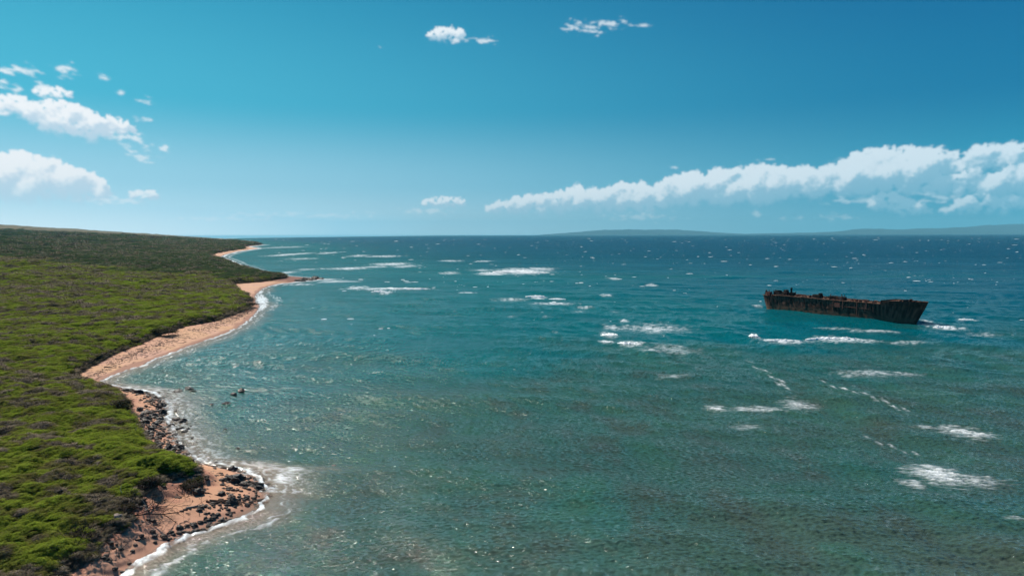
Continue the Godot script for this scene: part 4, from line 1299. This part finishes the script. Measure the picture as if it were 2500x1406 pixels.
	var tops := func(xx: float) -> float: return hull_top(xx) - 0.4
	for b in [[-50.4, 1.6, 2.6, 1.6, 2.0, red], [-48.4, 1.4, 2.0, 1.2, 4.2, red], [-46.0, 1.3, 2.6, 1.3, 4.8, red], [-44.6, 3.4, 2.9, 5.0, -1.5, dark], [-41.4, 2.6, 3.4, 3.0, 1.8, dark], [-38.8, 3.6, 2.3, 4.0, -0.5, dark], [-36.2, 2.2, 3.7, 2.4, 1.0, dark], [-34.0, 2.4, 1.9, 3.4, -2.0, dark], [-38.0, 5.6, 1.3, 9.0, 0.0, dark]]:
		box_part("deckhouse_wall", Vector3(b[1], b[2], b[3]), Vector3(b[0], tops.call(b[0]) + b[2] / 2, b[4]), Vector3(0, rng.randf_range(-.15, .15), rng.randf_range(-.06, .06)), b[5] * rng.randf_range(0.7, 1.2), m, ship, 0.35)
	for i in 46:
		var sx := rng.randf_range(-51.5, -31.5)
		var hh := rng.randf_range(1.4, 3.8)
		box_part("stanchion", Vector3(rng.randf_range(0.25, 0.7), hh, rng.randf_range(0.25, 0.6)), Vector3(sx, tops.call(sx) + hh / 2, rng.randf_range(-5.5, 5.5) * hull_half(sx) / 7.6), Vector3(rng.randf_range(-.15, .15), rng.randf() * 3, rng.randf_range(-.15, .15)), dark.lerp(red, rng.randf() * 0.8), m, ship, 0.2)
	box_part("mast_stump", Vector3(1.0, 5.2, 1.0), Vector3(-32.6, tops.call(-32.6) + 2.6, 0.6), Vector3(0, 0.3, 0.02), dark, m, ship, 0.15)
	box_part("crosspiece", Vector3(2.2, 0.6, 0.5), Vector3(-32.2, tops.call(-32.6) + 1.4, 0.8), Vector3(0, 0.1, 0.1), dark, m, ship, 0.15)
	# --- wreckage amidships
	box_part("hatch_house", Vector3(5.0, 2.2, 4.0), Vector3(-14.4, tops.call(-14.0) + 1.1, -0.5), Vector3(0, 0.05, 0.02), dark, m, ship, 0.35)
	box_part("winch", Vector3(1.8, 1.4, 2.2), Vector3(-12.6, tops.call(-12.0) + 2.4, -0.5), Vector3(0, 0.2, 0), dark, m, ship, 0.3)
	box_part("deckhouse_wall", Vector3(4.4, 2.3, 3.4), Vector3(-3.6, tops.call(-3.6) + 1.1, -1.0), Vector3(0, 0.1, 0.04), dark, m, ship, 0.4)
	box_part("deckhouse_wall", Vector3(4.6, 1.8, 4.2), Vector3(1.2, tops.call(1.0) + 0.9, -0.6), Vector3(0, -0.1, -0.08), dark.lerp(red, 0.15), m, ship, 0.4)
	for i in 16:
		var sx := rng.randf_range(-8.0, 5.0)
		var hh := rng.randf_range(1.2, 3.3)
		box_part("stanchion", Vector3(rng.randf_range(0.2, 0.5), hh, rng.randf_range(0.2, 0.5)), Vector3(sx, tops.call(sx) + hh / 2, rng.randf_range(-3, 5)), Vector3(rng.randf_range(-.3, .3), rng.randf() * 3, rng.randf_range(-.25, .25)), dark.lerp(red, rng.randf()), m, ship, 0.15)
	box_part("leaning_beam", Vector3(0.4, 3.6, 0.4), Vector3(4.2, tops.call(4.0) + 1.2, 4.6), Vector3(0.2, 0, 0.75), Color(0.30, 0.20, 0.15), m, ship, 0.1)
	for i in 44:
		var sx := rng.randf_range(-30.0, 29.5)
		box_part("rubble", Vector3(rng.randf_range(0.5, 1.8), rng.randf_range(0.4, 1.0), rng.randf_range(0.5, 1.5)), Vector3(sx, tops.call(sx) + 0.35, rng.randf_range(-5, 6.5)), Vector3(rng.randf_range(-.3, .3), rng.randf() * 3, rng.randf_range(-.3, .3)), dark.lerp(red, rng.randf()), m, deck, 0.3)
	# --- on the forecastle
	for b in [[38.0, 1.2, 0.8, 1.4], [40.4, 2.4, 1.4, 2.0], [42.6, 1.6, 1.8, 1.6], [44.4, 1.4, 1.0, 2.4], [48.0, 0.7, 0.9, 0.7]]:
		box_part("windlass", Vector3(b[1], b[2], b[3]), Vector3(b[0], 11.0 + b[2] / 2, rng.randf_range(-1, 1.5)), Vector3(0, rng.randf(), rng.randf_range(-.1, .1)), dark.lerp(red, rng.randf() * 0.6), m, fore, 0.35)

# ---------------------------------------------------------------- far islands, foam crests
func island(called: String, label: String, x0: float, x1: float, d: float, thick: float, profile: Callable, seed_: int, c: Color) -> void:
	var n := noise(seed_, 5000, 5)
	var rows := 26
	var cols := 150
	var v := PackedVector3Array(); var col := PackedColorArray()
	for i in rows:
		var t := float(i) / (rows - 1)
		var across := sin(PI * t)
		for j in cols:
			var s := float(j) / (cols - 1)
			var x := lerpf(x0, x1, s)
			var dd := d + (t - 0.5) * thick
			var h: float = profile.call(s) * pow(across, 0.8) * (1.0 + 0.22 * n.get_noise_2d(x, dd * 2.0)) - 50.0 + 50.0 * across * n.get_noise_2d(x * 3.0, dd * 3.0) * minf(1.0, profile.call(s) / 200.0)
			v.append(Vector3(x, h, -dd))
			col.append(c * (1.0 + 0.5 * n.get_noise_2d(x * 1.5, dd * 1.5)))
	var o := part(called, arrays_mesh(v, grid_normals(v, rows, cols), col, PackedVector2Array(), grid_index(rows, cols)), vmat(0.95, 0.1), self)
	tag(o, label, "island", "", "structure")

func build_islands() -> void:
	island("far_hills", "long low hazy blue island on the horizon beyond the open sea", 1350, 16800, 45000, 8000, func(s: float) -> float: return 370.0 * pow(maxf(sin(PI * pow(s, 0.85)), 0.0), 1.3) + 25.0, 5, Color(0.03, 0.05, 0.07))
	island("far_hills", "hazy blue island rising to the right edge of the horizon", 12000, 50000, 43000, 8500, func(s: float) -> float: return 120.0 * smoothstep(0.0, 0.1, s) + 225.0 * smoothstep(0.1, 0.36, s) + 620.0 * smoothstep(0.30, 0.75, s) + 75.0 * exp(-pow((s - 0.27) * 30.0, 2.0)), 6, Color(0.028, 0.048, 0.066))

# a low lump of tumbling foam, longer than it is deep
func crest_mesh(seed_: int, segs := 18, rough := 0.4) -> ArrayMesh:
	var n := noise(seed_, 0.35, 3)
	var v := PackedVector3Array()
	var cols := 9
	for i in segs:
		var t := float(i) / (segs - 1) * 2 - 1
		var w := pow(maxf(1.0 - t * t, 0.0), 0.5) * (1.0 + 0.4 * n.get_noise_2d(t * 1.3, 9.0))
		for j in cols:
			var s := float(j) / (cols - 1) * 2 - 1
			var bulge := pow(maxf(1.0 - s * s, 0.0), 0.6)
			var lump := 1.0 + rough * 1.6 * n.get_noise_2d(t * 1.6, s * 0.7)
			v.append(Vector3(t, bulge * w * lump, s * w * (1.0 + 0.3 * n.get_noise_2d(t * 2.0, s + 30.0)) + 0.25 * n.get_noise_2d(t * 0.8, 50.0)))
	return arrays_mesh(v, grid_normals(v, segs, cols), PackedColorArray(), PackedVector2Array(), grid_index(segs, cols))

func build_foam() -> void:
	var rng := RandomNumberGenerator.new()
	rng.seed = 31
	var fm := mat(Color(0.80, 0.84, 0.86), 0.95, 0.1)
	fm.cull_mode = BaseMaterial3D.CULL_DISABLED
	# breaking crests over the reef: x, depth, half-length, half-depth, height, turn, label
	var crests := [
		[46.1, 321.0, 4.6, 4.0, 1.3, 0.3, "round white breaking wave, left head of the big foam patch"],
		[51.5, 295.4, 6.0, 2.6, 1.0, -0.35, "white breaking wave curling right, nearest of the three left of the wreck"],
		[42.4, 301.1, 3.6, 1.6, 0.7, 0.0, "small white breaker at the far left of the foam heads"],
		[62.1, 375.6, 2.8, 1.2, 0.6, 0.7, "thin slanted white crest above the big foam patch"],
		[113.6, 318.0, 2.3, 2.6, 1.1, 0.2, "small round breaker at the left tip of the long wave before the wreck"],
		[121.0, 304.0, 9.0, 1.3, 0.8, -0.12, "left arm of the long breaking wave before the wreck"],
		[146.0, 307.5, 13.0, 2.0, 1.2, 0.02, "peaked middle of the long breaking wave before the wreck"],
		[220.6, 345.0, 5.6, 1.8, 1.1, -0.2, "white breaker right of the wreck's bow"],
		[253.2, 377.2, 3.8, 1.2, 0.7, -0.4, "slanted white crest at the right, beyond the bow"],
		[18.0, 524.0, 8.0, 3.0, 1.3, -0.1, "white breaker in mid bay with a rounded left head"],
		[33.5, 504.0, 6.5, 2.2, 0.8, -0.2, "low white breaker just nearer than the rounded one in mid bay"],
		[-112.0, 572.0, 7.0, 3.2, 1.4, 0.0, "short bright breaker below the long white line"],
		[-100.0, 602.0, 28.0, 3.0, 1.4, 0.0, "long straight white breaking line off the far headland"],
		[8.5, 879.0, 34.0, 7.0, 1.7, 0.0, "largest far breaker on the outer reef"],
		[26.0, 850.0, 22.0, 5.0, 1.4, 0.05, "nearer crest of the far breaker on the outer reef"],
		[-25.0, 850.0, 17.0, 4.5, 1.3, 0.0, "short white crest left of the far outer breaker"]]
	for i in crests.size():
		var a: Array = crests[i]
		var o := MeshInstance3D.new()
		o.mesh = crest_mesh(200 + i, 40, 0.7)
		o.material_override = fm
		top(o, "breaking_wave")
		o.position = Vector3(a[0], 0.0, -a[1])
		o.rotation.y = a[5]
		o.scale = Vector3(a[2], a[4] * 0.7, a[3] * 0.7)
		tag(o, a[6], "wave", "breaking waves on the reef")
	# whitecaps all over the open sea
	var mm := MultiMesh.new()
	mm.transform_format = MultiMesh.TRANSFORM_3D
	mm.mesh = crest_mesh(9, 12, 0.8)
	var list: Array[Transform3D] = []
	var density := noise(95, 140, 2)
	var tries := 0
	while list.size() < 1300 and tries < 60000:
		tries += 1
		# even over the water surface as it stretches away, thinner far out where only the larger ones tell
		var d := 32800.0 / lerpf(4.0, 105.0, pow(rng.randf(), 1.5))
		var x := rng.randf_range(-0.5 * d - 100.0, 0.80 * d)
		var c := lut(coast_lut, minf(d, LUT_END - 1))
		if x < c + 25.0 + d * 0.02: continue
		if d < 620 and rng.randf() < 0.86: continue
		if density.get_noise_2d(x, d) + rng.randf_range(-.3, .3) < 0.0: continue
		if Vector2(x - 193.9, d - 403.0).length() < 70.0: continue
		var s := (0.35 + d * 0.0004) * (0.3 + 1.7 * pow(rng.randf(), 4.0))
		list.append(Transform3D(Basis(Vector3.UP, rng.randf_range(-.5, .5)).scaled_local(Vector3(s * rng.randf_range(1.4, 4.2), 0.22 * s, s * rng.randf_range(0.5, 1.3))), Vector3(x, 0.1, -d)))
	mm.instance_count = list.size()
	for i in list.size(): mm.set_instance_transform(i, list[i])
	var w := MultiMeshInstance3D.new()
	w.multimesh = mm
	w.material_override = fm
	top(w, "whitecaps")
	tag(w, "scattered small whitecaps over the open sea", "foam", "", "stuff")
